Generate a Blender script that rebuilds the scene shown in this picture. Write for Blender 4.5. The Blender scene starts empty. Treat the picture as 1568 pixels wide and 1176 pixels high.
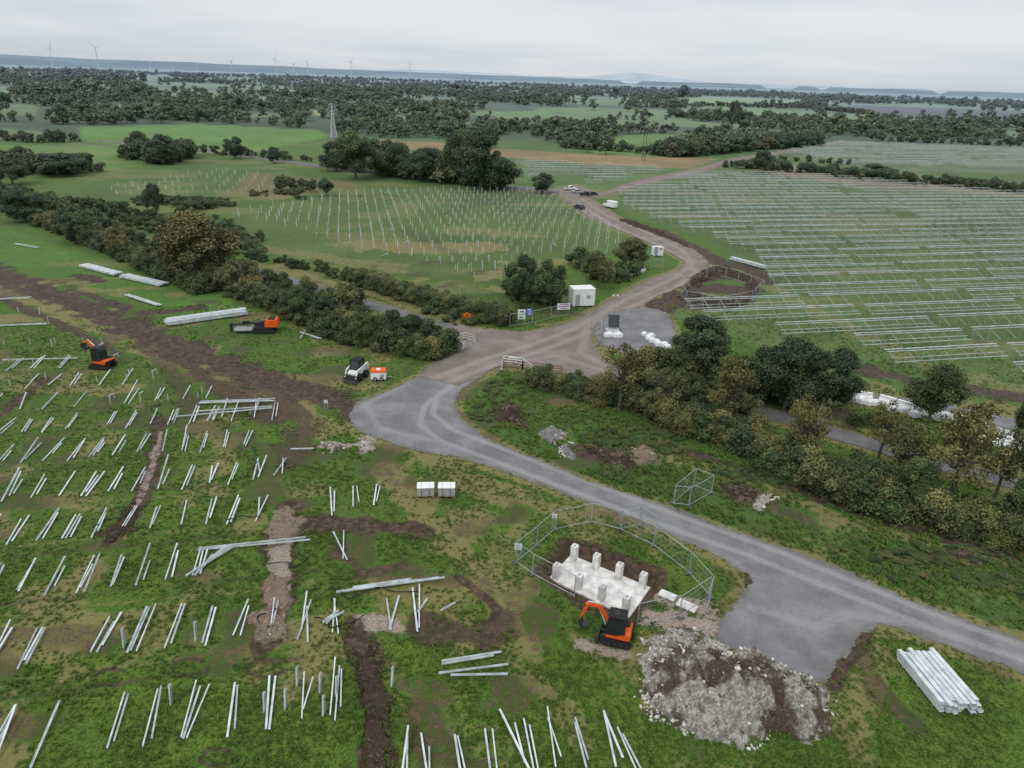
import bpy, math, random
import numpy as np
from mathutils import Matrix, Vector
random.seed(5); RNG=np.random.default_rng(5)
scene=bpy.context.scene
H=36.0; FP=1088.0
# ---------------------------------------------------------------- camera
pit=math.radians(23.36); rol=math.radians(1.88)
Fv=np.array([0,math.cos(pit),-math.sin(pit)]); r0=np.array([1.,0,0]); u0=np.array([0,math.sin(pit),math.cos(pit)])
Xv=math.cos(rol)*r0+math.sin(rol)*u0; Yv=-math.sin(rol)*r0+math.cos(rol)*u0
cd=bpy.data.cameras.new("camera"); cam=bpy.data.objects.new("camera",cd); scene.collection.objects.link(cam)
M=Matrix.Identity(4)
for i in range(3):
    M[i][0]=Xv[i]; M[i][1]=Yv[i]; M[i][2]=-Fv[i]
M[2][3]=H
cam.matrix_world=M; cd.sensor_width=36; cd.lens=FP/1568*36; cd.clip_start=0.5; cd.clip_end=60000
scene.camera=cam
scene.view_settings.view_transform='Standard'
try: scene.view_settings.look='None'
except Exception: pass
# image pixel coordinates back-projected through the camera onto the ground plane (metres)
def P(u,v,z=0.0):
    d=(u-784)/FP*Xv+(588-v)/FP*Yv+Fv
    t=(z-H)/d[2]
    return (float(d[0]*t),float(d[1]*t))
def PP(l,z=0.0): return [P(a,b,z) for a,b in l]
def proj(x,y,z):
    p=np.array([x,y,z-H]); zc=p@Fv
    return 784+FP*(p@Xv)/zc, 588-FP*(p@Yv)/zc
def mpp(u,v):
    x,y=P(u,v); return float(np.array([x,y,-H])@Fv)/FP
def hgt(u,v,vt):
    x,y=P(u,v); lo,hi=0.0,34.0
    for _ in range(30):
        m=(lo+hi)/2
        if proj(x,y,m)[1]>vt: lo=m
        else: hi=m
    return lo
def polar(u,dist):
    d=(u-784)/FP*Xv+(588-(118+(u-784)*math.tan(rol)))/FP*Yv+Fv
    l=math.hypot(d[0],d[1]); return (d[0]/l*dist,d[1]/l*dist)
# ---------------------------------------------------------------- numpy utils
TAB=RNG.random((256,256))
def vnoise(x,y,s=0):
    x=x+s*17.3; y=y+s*31.7
    xi=np.floor(x).astype(int); yi=np.floor(y).astype(int); fx=x-xi; fy=y-yi
    fx=fx*fx*(3-2*fx); fy=fy*fy*(3-2*fy)
    a=TAB[xi%256,yi%256]; b=TAB[(xi+1)%256,yi%256]; c=TAB[xi%256,(yi+1)%256]; d=TAB[(xi+1)%256,(yi+1)%256]
    return (a*(1-fx)+b*fx)*(1-fy)+(c*(1-fx)+d*fx)*fy
def fbm(x,y,o=4,s=0):
    r=0;a=.5;t=0
    for i in range(o):
        r=r+a*vnoise(x,y,s+i); t+=a; a*=.5; x=x*2.03; y=y*2.03
    return r/t
def segdist(x,y,pts,closed=False):
    n=len(pts); best=np.full(x.shape,1e18)
    for i in range(n if closed else n-1):
        ax,ay=pts[i]; bx,by=pts[(i+1)%n]; dx=bx-ax; dy=by-ay; L=dx*dx+dy*dy+1e-9
        t=np.clip(((x-ax)*dx+(y-ay)*dy)/L,0,1)
        best=np.minimum(best,(x-ax-t*dx)**2+(y-ay-t*dy)**2)
    return np.sqrt(best)
def inside(x,y,poly):
    r=np.zeros(x.shape,bool); n=len(poly)
    for i in range(n):
        ax,ay=poly[i]; bx,by=poly[(i+1)%n]
        if ay==by: continue
        c=((ay>y)!=(by>y))&(x<(bx-ax)*(y-ay)/(by-ay)+ax)
        r^=c
    return r
def sdf(x,y,poly):
    d=segdist(x,y,poly,True); return np.where(inside(x,y,poly),d,-d)
def sm(x,a,b):
    t=np.clip((x-a)/(b-a),0,1); return t*t*(3-2*t)
# ---------------------------------------------------------------- mesh utils
def link(o): scene.collection.objects.link(o); return o
def fastmesh(name,V,F,attrs=None,cols=None,smooth=False):
    me=bpy.data.meshes.new(name); V=np.asarray(V,dtype=np.float32); F=np.asarray(F,dtype=np.int32); k=F.shape[1]
    me.vertices.add(len(V)); me.vertices.foreach_set('co',V.ravel())
    me.loops.add(F.size); me.loops.foreach_set('vertex_index',F.ravel())
    me.polygons.add(len(F)); me.polygons.foreach_set('loop_start',np.arange(0,F.size,k,dtype=np.int32))
    me.update(calc_edges=True)
    if smooth: me.polygons.foreach_set('use_smooth',np.ones(len(F),bool))
    for nm,a in (attrs or {}).items():
        at=me.attributes.new(nm,'FLOAT','POINT'); at.data.foreach_set('value',np.asarray(a,dtype=np.float32))
    for nm,a in (cols or {}).items():
        at=me.attributes.new(nm,'FLOAT_COLOR','POINT'); c=np.ones((len(V),4),np.float32); c[:,:3]=a
        at.data.foreach_set('color',c.ravel())
    return me
class MB:
    def __init__(s): s.V=[];s.F=[];s.M=[];s.T=None
    def add(s,vs,fs,m=0):
        o=len(s.V)
        if s.T is not None: vs=[tuple(s.T@Vector(v)) for v in vs]
        s.V.extend([tuple(v) for v in vs]); s.F.extend([[i+o for i in f] for f in fs]); s.M.extend([m]*len(fs))
    def box(s,cx,cy,cz,sx,sy,sz,m=0,rz=0,ry=0,taper=1.0):
        R=Matrix.Rotation(rz,3,'Z')@Matrix.Rotation(ry,3,'Y'); vs=[]
        for z in (-.5,.5):
            k=taper if z>0 else 1
            for x,y in ((-.5,-.5),(.5,-.5),(.5,.5),(-.5,.5)):
                v=R@Vector((x*sx*k,y*sy*k,z*sz)); vs.append((cx+v.x,cy+v.y,cz+v.z))
        s.add(vs,[[3,2,1,0],[4,5,6,7],[0,1,5,4],[1,2,6,5],[2,3,7,6],[3,0,4,7]],m)
    def basis(s,p0,p1):
        p0=Vector(p0);p1=Vector(p1);d=(p1-p0).normalized()
        a=Vector((0,0,1)) if abs(d.z)<.95 else Vector((1,0,0))
        sd=d.cross(a).normalized(); up=sd.cross(d).normalized(); return p0,p1,sd,up
    def beam(s,p0,p1,w,h,m=0):
        p0,p1,a,b=s.basis(p0,p1); vs=[]
        for p in (p0,p1):
            for x,y in ((-.5,-.5),(.5,-.5),(.5,.5),(-.5,.5)): vs.append(p+a*x*w+b*y*h)
        s.add(vs,[[3,2,1,0],[4,5,6,7],[0,1,5,4],[1,2,6,5],[2,3,7,6],[3,0,4,7]],m)
    def chan(s,p0,p1,w,h,m=0,roll=0,t=.018):
        p0,p1,a,b=s.basis(p0,p1)
        c,sn=math.cos(roll),math.sin(roll); a,b=a*c+b*sn,b*c-a*sn
        pr=[(-w/2,h/2),(-w/2,-h/2),(w/2,-h/2),(w/2,h/2),(w/2-t,h/2),(w/2-t,-h/2+t),(-w/2+t,-h/2+t),(-w/2+t,h/2)]
        vs=[p+a*x+b*y for p in (p0,p1) for x,y in pr]
        fs=[[i,(i+1)%8,(i+1)%8+8,i+8] for i in range(8)]+[[7,6,1,0],[6,5,2,1],[5,4,3,2],[8,9,14,15],[9,10,13,14],[10,11,12,13]]
        s.add(vs,fs,m)
    def tube(s,p0,p1,ra,rb,m=0,n=6):
        p0,p1,a,b=s.basis(p0,p1); vs=[]
        for p,r in ((p0,ra),(p1,rb)):
            for i in range(n):
                t=2*math.pi*i/n; vs.append(p+a*math.cos(t)*r+b*math.sin(t)*r)
        s.add(vs,[[i,(i+1)%n,(i+1)%n+n,i+n] for i in range(n)]+[list(range(n))[::-1],list(range(n,2*n))],m)
    def prism(s,prof,y0,y1,m=0):
        n=len(prof); vs=[(x,y0,z) for x,z in prof]+[(x,y1,z) for x,z in prof]
        s.add(vs,[[i,i+n,(i+1)%n+n,(i+1)%n] for i in range(n)]+[list(range(n)),list(range(n,2*n))[::-1]],m)
    def build(s,name,mats,loc=(0,0,0),rz=0,sc=1,bevel=0):
        me=bpy.data.meshes.new(name); me.from_pydata(s.V,[],s.F); 
        for m in mats: me.materials.append(m)
        me.polygons.foreach_set('material_index',np.array(s.M,dtype=np.int32)); me.update()
        o=link(bpy.data.objects.new(name,me)); o.location=loc; o.rotation_euler=(0,0,rz); o.scale=(sc,sc,sc)
        if bevel:
            b=o.modifiers.new('bevel','BEVEL'); b.width=bevel; b.segments=2; b.limit_method='ANGLE'
        return o
# ---------------------------------------------------------------- material utils
def newmat(name,rough=.8,metal=0,spec=.3):
    m=bpy.data.materials.new(name); m.use_nodes=True; nt=m.node_tree; b=nt.nodes['Principled BSDF']
    b.inputs['Roughness'].default_value=rough; b.inputs['Metallic'].default_value=metal
    b.inputs['Specular IOR Level'].default_value=spec
    return m,nt,b
def nd(nt,t,**k):
    n=nt.nodes.new(t)
    for a,v in k.items(): setattr(n,a,v)
    return n
def wire(nt,a,b): nt.links.new(a,b)
def setin(nt,sock,v):
    if isinstance(v,bpy.types.NodeSocket): nt.links.new(v,sock)
    else:
        if isinstance(v,tuple) and len(v)==3 and sock.type=='RGBA': v=(*v,1)
        sock.default_value=v
def mix(nt,f,a,b,mode='MIX'):
    n=nd(nt,'ShaderNodeMix',data_type='RGBA',blend_type=mode); n.clamp_factor=True
    setin(nt,n.inputs[0],f); setin(nt,n.inputs[6],a); setin(nt,n.inputs[7],b); return n.outputs[2]
def mth(nt,op,a,b=0.0,c=None,clamp=False):
    n=nd(nt,'ShaderNodeMath',operation=op); n.use_clamp=clamp
    setin(nt,n.inputs[0],a); setin(nt,n.inputs[1],b)
    if c is not None: setin(nt,n.inputs[2],c)
    return n.outputs[0]
def pos(nt): return nd(nt,'ShaderNodeNewGeometry').outputs['Position']
def noise(nt,vec,scale,detail=3,rough=.55):
    n=nd(nt,'ShaderNodeTexNoise'); wire(nt,vec,n.inputs['Vector']); n.inputs['Scale'].default_value=scale
    n.inputs['Detail'].default_value=detail; n.inputs['Roughness'].default_value=rough; return n.outputs['Fac']
def thr(nt,v,a,b):
    n=nd(nt,'ShaderNodeMapRange',interpolation_type='SMOOTHSTEP'); setin(nt,n.inputs[0],v)
    n.inputs[1].default_value=a; n.inputs[2].default_value=b; return n.outputs[0]
def bump(nt,b,h,st=.5,dist=.1):
    n=nd(nt,'ShaderNodeBump'); n.inputs['Strength'].default_value=st; n.inputs['Distance'].default_value=dist
    wire(nt,h,n.inputs['Height']); wire(nt,n.outputs[0],b.inputs['Normal'])
def haze_tint(nt,c,k=3000.,hz=(.26,.34,.41)):  # aerial haze painted into the base colour, growing with distance from the origin
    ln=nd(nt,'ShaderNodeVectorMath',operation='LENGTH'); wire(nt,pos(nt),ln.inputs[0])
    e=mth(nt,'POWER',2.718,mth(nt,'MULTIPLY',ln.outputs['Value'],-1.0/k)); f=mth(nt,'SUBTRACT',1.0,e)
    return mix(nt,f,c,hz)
def plain(name,col,rough=.6,metal=0,var=.25,scale=6,spec=.3):
    m,nt,b=newmat(name,rough,metal,spec); n=noise(nt,nd(nt,'ShaderNodeTexCoord').outputs['Object'],scale,3)
    d=tuple(c*(1-var) for c in col); l=tuple(min(1,c*(1+var*.6)) for c in col)
    wire(nt,mix(nt,thr(nt,n,.3,.7),d,l),b.inputs['Base Color']); return m
STEEL=plain('galvanised_steel',(.60,.66,.68),.45,.15,.22,1.5)
STEELR=plain('rack_steel',(.50,.55,.56),.5,.15,.3,.8)
STEELD=plain('galvanised_steel_dull',(.36,.39,.40),.5,.2,.25,1.5)
ORANGE=plain('orange_paint',(.75,.11,.015),.4,0,.15,3)
BLACK=plain('black_rubber',(.02,.02,.02),.8,0,.3)
DKMET=plain('dark_metal',(.05,.05,.055),.5,.3,.3)
WHITE=plain('white_paint',(.75,.77,.78),.5,0,.08,2)
GLASS=plain('dark_glass',(.02,.03,.035),.1,0,.1,2,.6)
CONC=plain('pale_concrete',(.66,.655,.63),.85,0,.28,1.3)
WOOD=plain('timber',(.3,.2,.11),.85,0,.3,5)
BARK=plain('bark',(.11,.095,.07),.95,0,.4,5)
GREY=plain('grey_plastic',(.35,.36,.37),.6,0,.15,3)
RED=plain('red_paint',(.5,.03,.03),.4,0,.1)
BLUE=plain('blue_paint',(.04,.12,.35),.4,0,.1)
GREENP=plain('hi_vis_green',(.35,.6,.05),.5,0,.1)
# ---------------------------------------------------------------- layout polygons (metres)
gravel=PP([(672,548),(640,575),(590,600),(548,614),(531,636),(545,660),(590,678),(650,693),(700,701),(770,722),(850,752),(930,782),(1000,810),(1060,835),(1112,862),(1148,886),(1128,915),(1100,945),(1092,975),(1110,995),(1160,1015),(1235,1045),(1268,1050),(1290,1012),(1318,972),(1348,960),(1400,972),(1470,1000),(1600,1047),(1900,1150),(1900,1075),(1600,990),(1500,955),(1400,920),(1300,873),(1200,836),(1100,805),(1000,765),(900,735),(850,714),(780,685),(740,665),(706,640),(699,620),(706,600),(735,580),(768,560),(740,520)])
junction=PP([(640,577),(700,592),(735,580),(768,562),(800,566),(860,573),(930,583),(955,570),(925,545),(908,520),(912,500),(935,480),(985,470),(1005,455),(1050,437),(1078,420),(1088,402),(1062,380),(1000,352),(945,330),(908,306),(885,293),(853,287),(850,294),(870,310),(900,334),(950,354),(1010,380),(1046,400),(1040,411),(985,430),(925,463),(880,488),(850,500),(800,508),(735,502),(690,494),(685,500),(705,520),(690,540)])
lane=PP([(150,343),(230,366),(400,411),(570,460),(690,494),(720,512),(690,508),(565,474),(395,424),(225,378),(140,350)])
lane2=PP([(850,545),(930,562),(1050,588),(1240,642),(1420,695),(1568,733),(1900,825),(1900,850),(1568,755),(1415,716),(1235,661),(1040,604),(930,583),(860,573)])
access=PP([(1225,598),(1300,600),(1420,612),(1568,642),(1900,720),(1900,760),(1568,672),(1420,636),(1300,617),(1235,612)])
yard=PP([(905,495),(935,476),(985,468),(1022,478),(1040,512),(1022,540),(965,546),(915,527)])
upper=PP([(850,286),(880,282),(920,295),(975,276),(1060,259),(1120,243),(1290,214),(1292,218),(1130,249),(1065,266),(980,285),(915,303),(880,300)])
upper2=PP([(860,290),(780,283),(700,270),(650,262),(560,262),(400,240),(300,228),(150,214),(150,217),(300,232),(400,244),(560,267),(650,267),(700,277),(780,291),(860,296)])
pitpoly=PP([(828,872),(864,828),(910,834),(1012,874),(1008,905),(972,950),(900,930)])
PITZ=-0.75
woodpoly=PP([(-400,175),(0,187),(130,192),(300,187),(495,198),(560,211),(700,212),(800,207),(860,222),(905,236),(1020,240),(1080,238),(1200,225),(1300,210),(1568,215),(2000,225)])+[(5200,2600),(3000,5000),(-3000,5000),(-5200,2600)]
fields=[
 (PP([(120,195),(300,190),(490,199),(507,209),(440,222),(375,238),(290,238),(200,226),(125,215)]),(.115,.23,.030)),
 (PP([(-80,224),(0,222),(150,222),(228,237),(224,253),(155,262),(140,245),(0,240),(-80,242)]),(.115,.215,.032)),
 (PP([(-60,345),(0,345),(120,385),(250,425),(420,470),(300,500),(150,440),(0,405),(-60,400)]),(.085,.18,.028)),
 (PP([(45,285),(200,262),(400,243),(520,290),(250,310),(100,300)]),(.09,.15,.035)),
 (PP([(575,213),(680,218),(700,232),(600,228)]),(.28,.19,.09)),
 (PP([(740,226),(900,236),(1100,243),(1060,259),(900,252),(760,240)]),(.27,.19,.085)),
 (PP([(380,262),(520,275),(560,285),(430,305),(345,300)]),(.17,.155,.06)),
 (PP([(765,243),(900,252),(1050,260),(975,276),(920,293),(860,284),(780,278)]),(.10,.17,.045)),
 (PP([(540,286),(850,290),(960,360),(955,390),(860,395),(730,432),(640,425),(420,395),(340,330)]),(.095,.145,.040)),
 (PP([(1060,265),(1240,268),(1600,300),(2200,360),(2200,800),(1600,640),(1350,600),(1180,540),(1020,480),(1090,430),(1165,420),(1080,365),(960,330),(920,300)]),(.095,.155,.044)),
 (PP([(1190,232),(1290,217),(1600,226),(1600,268),(1400,262),(1250,250)]),(.12,.17,.075)),
 (PP([(1100,250),(1240,252),(1600,285),(1600,305),(1300,283),(1190,268)]),(.23,.17,.08)),
 (PP([(905,236),(915,214),(965,206),(1056,203),(1052,216),(1020,240),(960,238)]),(.12,.22,.04)),
 (PP([(1033,151),(1090,148),(1232,154),(1225,161),(1130,163),(1040,159)]),(.20,.32,.08)),
 (PP([(1040,166),(1150,168),(1330,181),(1450,193),(1300,190),(1180,181),(1045,176)]),(.17,.28,.07)),
 (PP([(1240,166),(1330,161),(1568,172),(1800,180),(1800,194),(1568,186),(1300,173)]),(.075,.055,.05)),
 (PP([(1400,196),(1568,200),(1800,210),(1800,222),(1568,212),(1420,204)]),(.12,.17,.06)),
 (PP([(752,172),(850,168),(852,181),(765,184)]),(.14,.24,.06)),
 (PP([(478,168),(505,170),(503,178),(480,177)]),(.30,.32,.13)),
 (PP([(868,176),(905,178),(900,186),(866,184)]),(.14,.23,.06)),
 (PP([(130,158),(210,162),(205,168),(132,164)]),(.13,.20,.06)),
 (PP([(0,158),(60,160),(55,176),(0,178),(-80,176)]),(.12,.19,.05)),
 (PP([(590,176),(640,178),(640,186),(595,185)]),(.13,.20,.05)),
 (PP([(860,152),(960,155),(950,162),(865,159)]),(.13,.2,.07)),
 (PP([(300,150),(420,153),(415,158),(305,155)]),(.13,.2,.07)),
 (PP([(560,155),(700,158),(690,164),(565,160)]),(.12,.19,.07)),
 (PP([(330,172),(430,174),(425,181),(335,180)]),(.13,.20,.06)),
 (PP([(690,186),(760,188),(750,196),(695,195)]),(.13,.20,.06)),
]
bank=PP([(705,640),(735,582),(800,570),(860,577),(930,590),(1100,640),(1300,700),(1568,775),(1900,860),(1900,1060),(1600,985),(1400,918),(1200,834),(1000,764),(850,712),(760,672)])
strokes=[([(-60,395),(60,440),(200,500),(310,545),(420,585),(500,610),(545,625)],3.4,.68,0),
 ([(60,440),(200,500),(310,545),(430,590)],1.3,.9,0),
 ([(0,430),(120,470),(260,530),(330,590),(430,640)],2.,.6,0),([(330,560),(420,600),(470,650),(440,700)],2.4,.55,0),([(200,500),(260,560),(300,640)],1.6,.5,0),
 ([(460,590),(470,640),(500,660)],2.5,.8,1),([(90,450),(180,500),(300,530)],1.2,.5,0),([(0,440),(150,490),(300,560),(450,620)],3.2,.7,1),
 ([(120,420),(150,430)],1.5,.9,0),([(220,480),(300,470)],1.8,.8,0),([(130,450),(190,470)],1.2,.7,0),([(0,455),(100,500),(180,540)],1.,.6,0),
 ([(245,640),(232,720),(200,790),(165,830)],.75,1,0),([(247,660),(222,740),(190,810)],.45,.5,2),
 ([(440,775),(428,860),(432,920),(405,975)],1.25,1,0),([(440,785),(425,860),(430,920),(410,970)],.8,.9,2),
 ([(545,945),(565,1030),(575,1200)],1.0,1.1,0),([(550,940),(600,960)],1.0,.6,2),
 ([(470,800),(560,805),(640,810)],1.4,.75,0),([(520,840),(560,880),(620,860)],1.3,.6,0),([(650,960),(730,975),(770,950)],1.5,.6,0),
 ([(590,715),(620,760),(680,820),(740,880),(775,950)],1.5,.85,1),([(650,700),(720,740),(800,760),(900,790)],2.2,.6,1),([(800,800),(760,850),(800,900)],2,.5,1),
 ([(0,635),(40,600),(70,580)],.8,.9,0),([(260,640),(330,660),(420,690),(500,700)],2.,.45,0),
 ([(700,880),(760,930),(740,990)],.5,.7,0),([(880,970),(950,1010),(1000,1080)],.8,.5,1),
 ([(600,1050),(700,1110),(760,1150)],2.5,.4,1),([(900,1000),(950,1060)],1.,.4,1),([(780,1000),(860,1080),(900,1150)],1.,.55,1),([(640,1080),(660,1130),(720,1176)],1.2,.5,0),
 ([(560,680),(500,680)],.7,1.1,2),([(555,690),(570,670)],.6,1.1,2),([(1000,945),(1090,960)],1.5,.8,2),([(1005,912),(1072,930)],.7,.9,2),([(1040,920),(1080,930)],.9,.8,2),
 ([(1150,870),(1150,900)],.6,.8,0),([(1330,960),(1300,1000),(1275,1050)],.7,.8,0),([(1345,955),(1450,985),(1568,1030)],.6,.7,1),([(1350,1000),(1300,1060),(1310,1140)],1.6,.55,1),([(1320,1000),(1340,1050),(1400,1110)],.9,.5,0),
 ([(900,985),(1000,1010)],1.,.7,1),([(890,985),(950,1000)],.8,.7,2),
 ([(560,375),(640,380),(740,378)],6,.75,1),([(700,350),(800,360)],6,.5,1),([(740,425),(790,410),(860,400)],3,.7,1),([(400,380),(600,410)],4,.5,1),([(620,350),(700,390)],3,.4,0),
 ([(1010,352),(1060,378),(1100,400)],2.5,1,0),([(1090,400),(1150,410),(1165,430)],2.5,1,0),([(1000,470),(1040,450),(1090,470)],3,1,0),([(1040,430),(1100,425)],2.5,.9,0),([(960,345),(1010,365)],2,.8,0),
 ([(1060,440),(1100,440),(1140,445)],4,.9,0),
 ([(1180,440),(1300,500),(1420,560),(1568,600)],3,.5,1),([(1300,560),(1450,590),(1568,610)],2.5,.6,0),([(1400,480),(1500,520)],2,.4,0),
 ([(1000,690),(1150,735),(1300,798),(1568,870)],1.2,.8,1),([(1010,678),(1150,722),(1300,780),(1568,857)],.9,.95,0),
 ([(760,630),(800,650)],1.5,1,0),([(900,690),(960,710)],2,.8,0),([(1120,750),(1200,780),(1240,800)],2,.5,0),([(1350,850),(1450,850)],1.4,.5,0),([(1250,830),(1400,880),(1568,920)],1.5,.4,1),
 ([(560,445),(660,480),(700,490)],1.5,.8,1),([(380,400),(560,450)],2,.6,1),([(1300,600),(1568,640)],5,.6,1),([(1180,600),(1300,640)],3,.6,0),([(1240,640),(1400,682),(1600,735)],4,.6,1),
 ([(1200,262),(1568,300)],4,.9,1),([(850,560),(870,572)],1.,.8,1),([(930,565),(1250,645)],2,.5,0),
]
for cx,cy in ((172,1036),(290,1020),(405,1022),(335,1158)):
    strokes.append(([(cx+28*math.cos(t)*(1+.1*math.sin(3*t)),cy+13*math.sin(t)) for t in np.linspace(0,6.28*.9,12)],.22,.62,0))
E1=(math.cos(math.radians(13)),math.sin(math.radians(13))); E2=(-E1[1],E1[0])
rowv=[1105,968,872,795,735,683,642,607,577,550]
rowc=[P(200,v) for v in rowv]
for i in range(len(rowc)):
    c=rowc[i]; 
    for off in (2.2,3.6):
        o=(c[0]+E2[0]*(off+1.2),c[1]+E2[1]*(off+1.2))
        strokes.append(([(o[0]-E1[0]*40,o[1]-E1[1]*40),(o[0]+E1[0]*(10+2*i%5),o[1]+E1[1]*(10+2*i%5))],.35,.44,(i+int(off))%2,'w'))
# ---------------------------------------------------------------- ground
def ground():
    a1=np.radians(np.arange(-56,56.01,.16)); a2=np.radians(np.arange(60,301,6.)); az=np.concatenate([a1,a2]); na=len(az)
    r=[2.,8.,14.,20.]
    while r[-1]<420: r.append(r[-1]*1.0052)
    while r[-1]<26000: r.append(r[-1]*1.025)
    r=np.array(r); nr=len(r)
    A,R=np.meshgrid(az,r); x=(np.sin(A)*R).ravel(); y=(np.cos(A)*R).ravel(); n=len(x); R=R.ravel()
    z=-0.10*fbm(x*.9,y*.9,3)*sm(-R,-500,-200)-.10*sm(fbm(x*.12,y*.12,2,9),.45,.75)*sm(-R,-500,-200)
    col=np.empty((n,3)); col[:]=(.080,.145,.022)
    far=sm(R,420,520)[:,None]; fl=np.array([.060,.092,.036]); 
    pn=sm(fbm(x/230,y/150,2,5),.51,.54)[:,None]; pc=fl*(1-pn)+np.array([.14,.22,.07])*pn
    col=col*(1-far)+pc*far
    g=fbm(x/25,y/25,3,3)[:,None]; col=col*(.85+.3*g)
    msk=np.zeros((n,3))
    def sub(pts,mg):
        px=[p[0] for p in pts]; py=[p[1] for p in pts]
        return np.nonzero((x>min(px)-mg)&(x<max(px)+mg)&(y>min(py)-mg)&(y<max(py)+mg))[0]
    s=sub(bank,3); w=sm(sdf(x[s],y[s],bank),-1,2)[:,None]; col[s]=col[s]*(1-w)+np.array([.070,.138,.026])*w
    for poly,c in fields:
        s=sub(poly,6); d=sdf(x[s],y[s],poly); w=sm(d,-1,2)[:,None]
        nn=fbm(x[s]/14,y[s]/14,3,7)[:,None]
        col[s]=col[s]*(1-w)+np.array(c)*(.72+.56*nn)*w
    for st in strokes:
        pts=st[0] if len(st)>4 else PP(st[0])
        hw,k,ch=st[1],st[2],st[3]; s=sub(pts,hw*2+1)
        if not len(s): continue
        wob=(fbm(x[s]*.5,y[s]*.5,3,4)-.5)*hw*1.8
        d=segdist(x[s],y[s],pts)+wob; w=k*(1-sm(d,hw*.45,hw*1.4)); msk[s,ch]=np.maximum(msk[s,ch],w)
        if ch!=1: z[s]-=.12*w*(fbm(x[s]*2,y[s]*2,2)) 
    s=np.nonzero((R<150)&(x<12))[0]; msk[s,0]=np.maximum(msk[s,0],.46*sm(fbm(x[s]/5,y[s]/3.5,4,12),.47,.70)); msk[s,1]=np.maximum(msk[s,1],.6*sm(fbm(x[s]/5,y[s]/5,3,22),.48,.72))
    s=np.nonzero((R<70)&(x>=12))[0]; msk[s,1]=np.maximum(msk[s,1],.5*sm(fbm(x[s]/4,y[s]/4,3,22),.5,.75)); msk[s,0]=np.maximum(msk[s,0],.4*sm(fbm(x[s]/4,y[s]/4,3,12),.5,.72))
    s=np.nonzero((R>=120)&(R<420))[0]; msk[s,1]=np.maximum(msk[s,1],.45*sm(fbm(x[s]/22,y[s]/12,3,22),.5,.7))
    for poly in (gravel,junction,lane,lane2,access,yard,upper,upper2):
        s=sub(poly,2); d=sdf(x[s],y[s],poly); w=sm(d,-.8,.1); z[s]=z[s]*(1-w)-.03*w
        e=.75*sm(d,-1.6,-.1); msk[s,1]=np.maximum(msk[s,1],e)
    s=sub(pitpoly,3); d=sdf(x[s],y[s],pitpoly); w=sm(d,-.05,.5); z[s]=z[s]*(1-w)+(PITZ-.1)*w; msk[s,0]=np.maximum(msk[s,0],1.1*sm(d,-.9,-.1))
    ii=(np.arange(nr-1)[:,None]*na+np.arange(na)[None,:]); jj=(np.arange(nr-1)[:,None]*na+(np.arange(na)[None,:]+1)%na)
    Fq=np.stack([ii,jj,jj+na,ii+na],-1).reshape(-1,4)[:,::-1]
    V=np.stack([x,y,z],1)
    me=fastmesh('ground',V,Fq,cols={'col':col,'msk':msk},smooth=True)
    o=link(bpy.data.objects.new('ground',me))
    m,nt,b=newmat('ground_grass_and_soil',.95,0,.1)
    p=pos(nt); ac=nd(nt,'ShaderNodeAttribute',attribute_name='col').outputs['Color']; am=nd(nt,'ShaderNodeSeparateColor'); wire(nt,nd(nt,'ShaderNodeAttribute',attribute_name='msk').outputs['Color'],am.inputs[0])
    n0=noise(nt,p,.35,4,.6); n1=noise(nt,p,1.6,4,.68); n2=noise(nt,p,7,3,.7)
    c=mix(nt,thr(nt,n2,.35,.68),mix(nt,1.0,ac,(.42,.47,.40),'MULTIPLY'),mix(nt,1.0,ac,(1.5,1.42,1.3),'MULTIPLY'))
    c=mix(nt,mth(nt,'MULTIPLY',thr(nt,n1,.45,.75),.5),c,mix(nt,1.0,ac,(1.9,1.3,1.4),'MULTIPLY'))
    c=mix(nt,mth(nt,'MULTIPLY',thr(nt,n0,.4,.7),.5),c,mix(nt,1.0,ac,(.55,.70,.8),'MULTIPLY'))
    def ms(ch,n,k=.9,a=.28,bb=.62): return thr(nt,mth(nt,'ADD',am.outputs[ch],mth(nt,'MULTIPLY',mth(nt,'SUBTRACT',n,.5),k)),a,bb)
    straw=mix(nt,n2,(.15,.13,.045),(.31,.25,.12)); c=mix(nt,mth(nt,'MULTIPLY',ms(1,n1),.75),c,straw)
    mud=mix(nt,thr(nt,n1,.35,.7),(.038,.027,.018),(.145,.10,.065)); mud=mix(nt,thr(nt,n2,.4,.7),mud,(.058,.042,.029)); c=mix(nt,ms(0,mth(nt,'ADD',mth(nt,'MULTIPLY',n1,.55),mth(nt,'MULTIPLY',n2,.45)),1.3),c,mud)
    pale=mix(nt,thr(nt,n2,.3,.65),(.18,.14,.11),(.38,.32,.26)); c=mix(nt,ms(2,n1),c,pale)
    wire(nt,haze_tint(nt,c),b.inputs['Base Color'])
    hh=mth(nt,'ADD',mth(nt,'MULTIPLY',n1,1.2),mth(nt,'MULTIPLY',n2,.6)); bump(nt,b,hh,.7,.2)
    me.materials.append(m); return o
ground()
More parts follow.
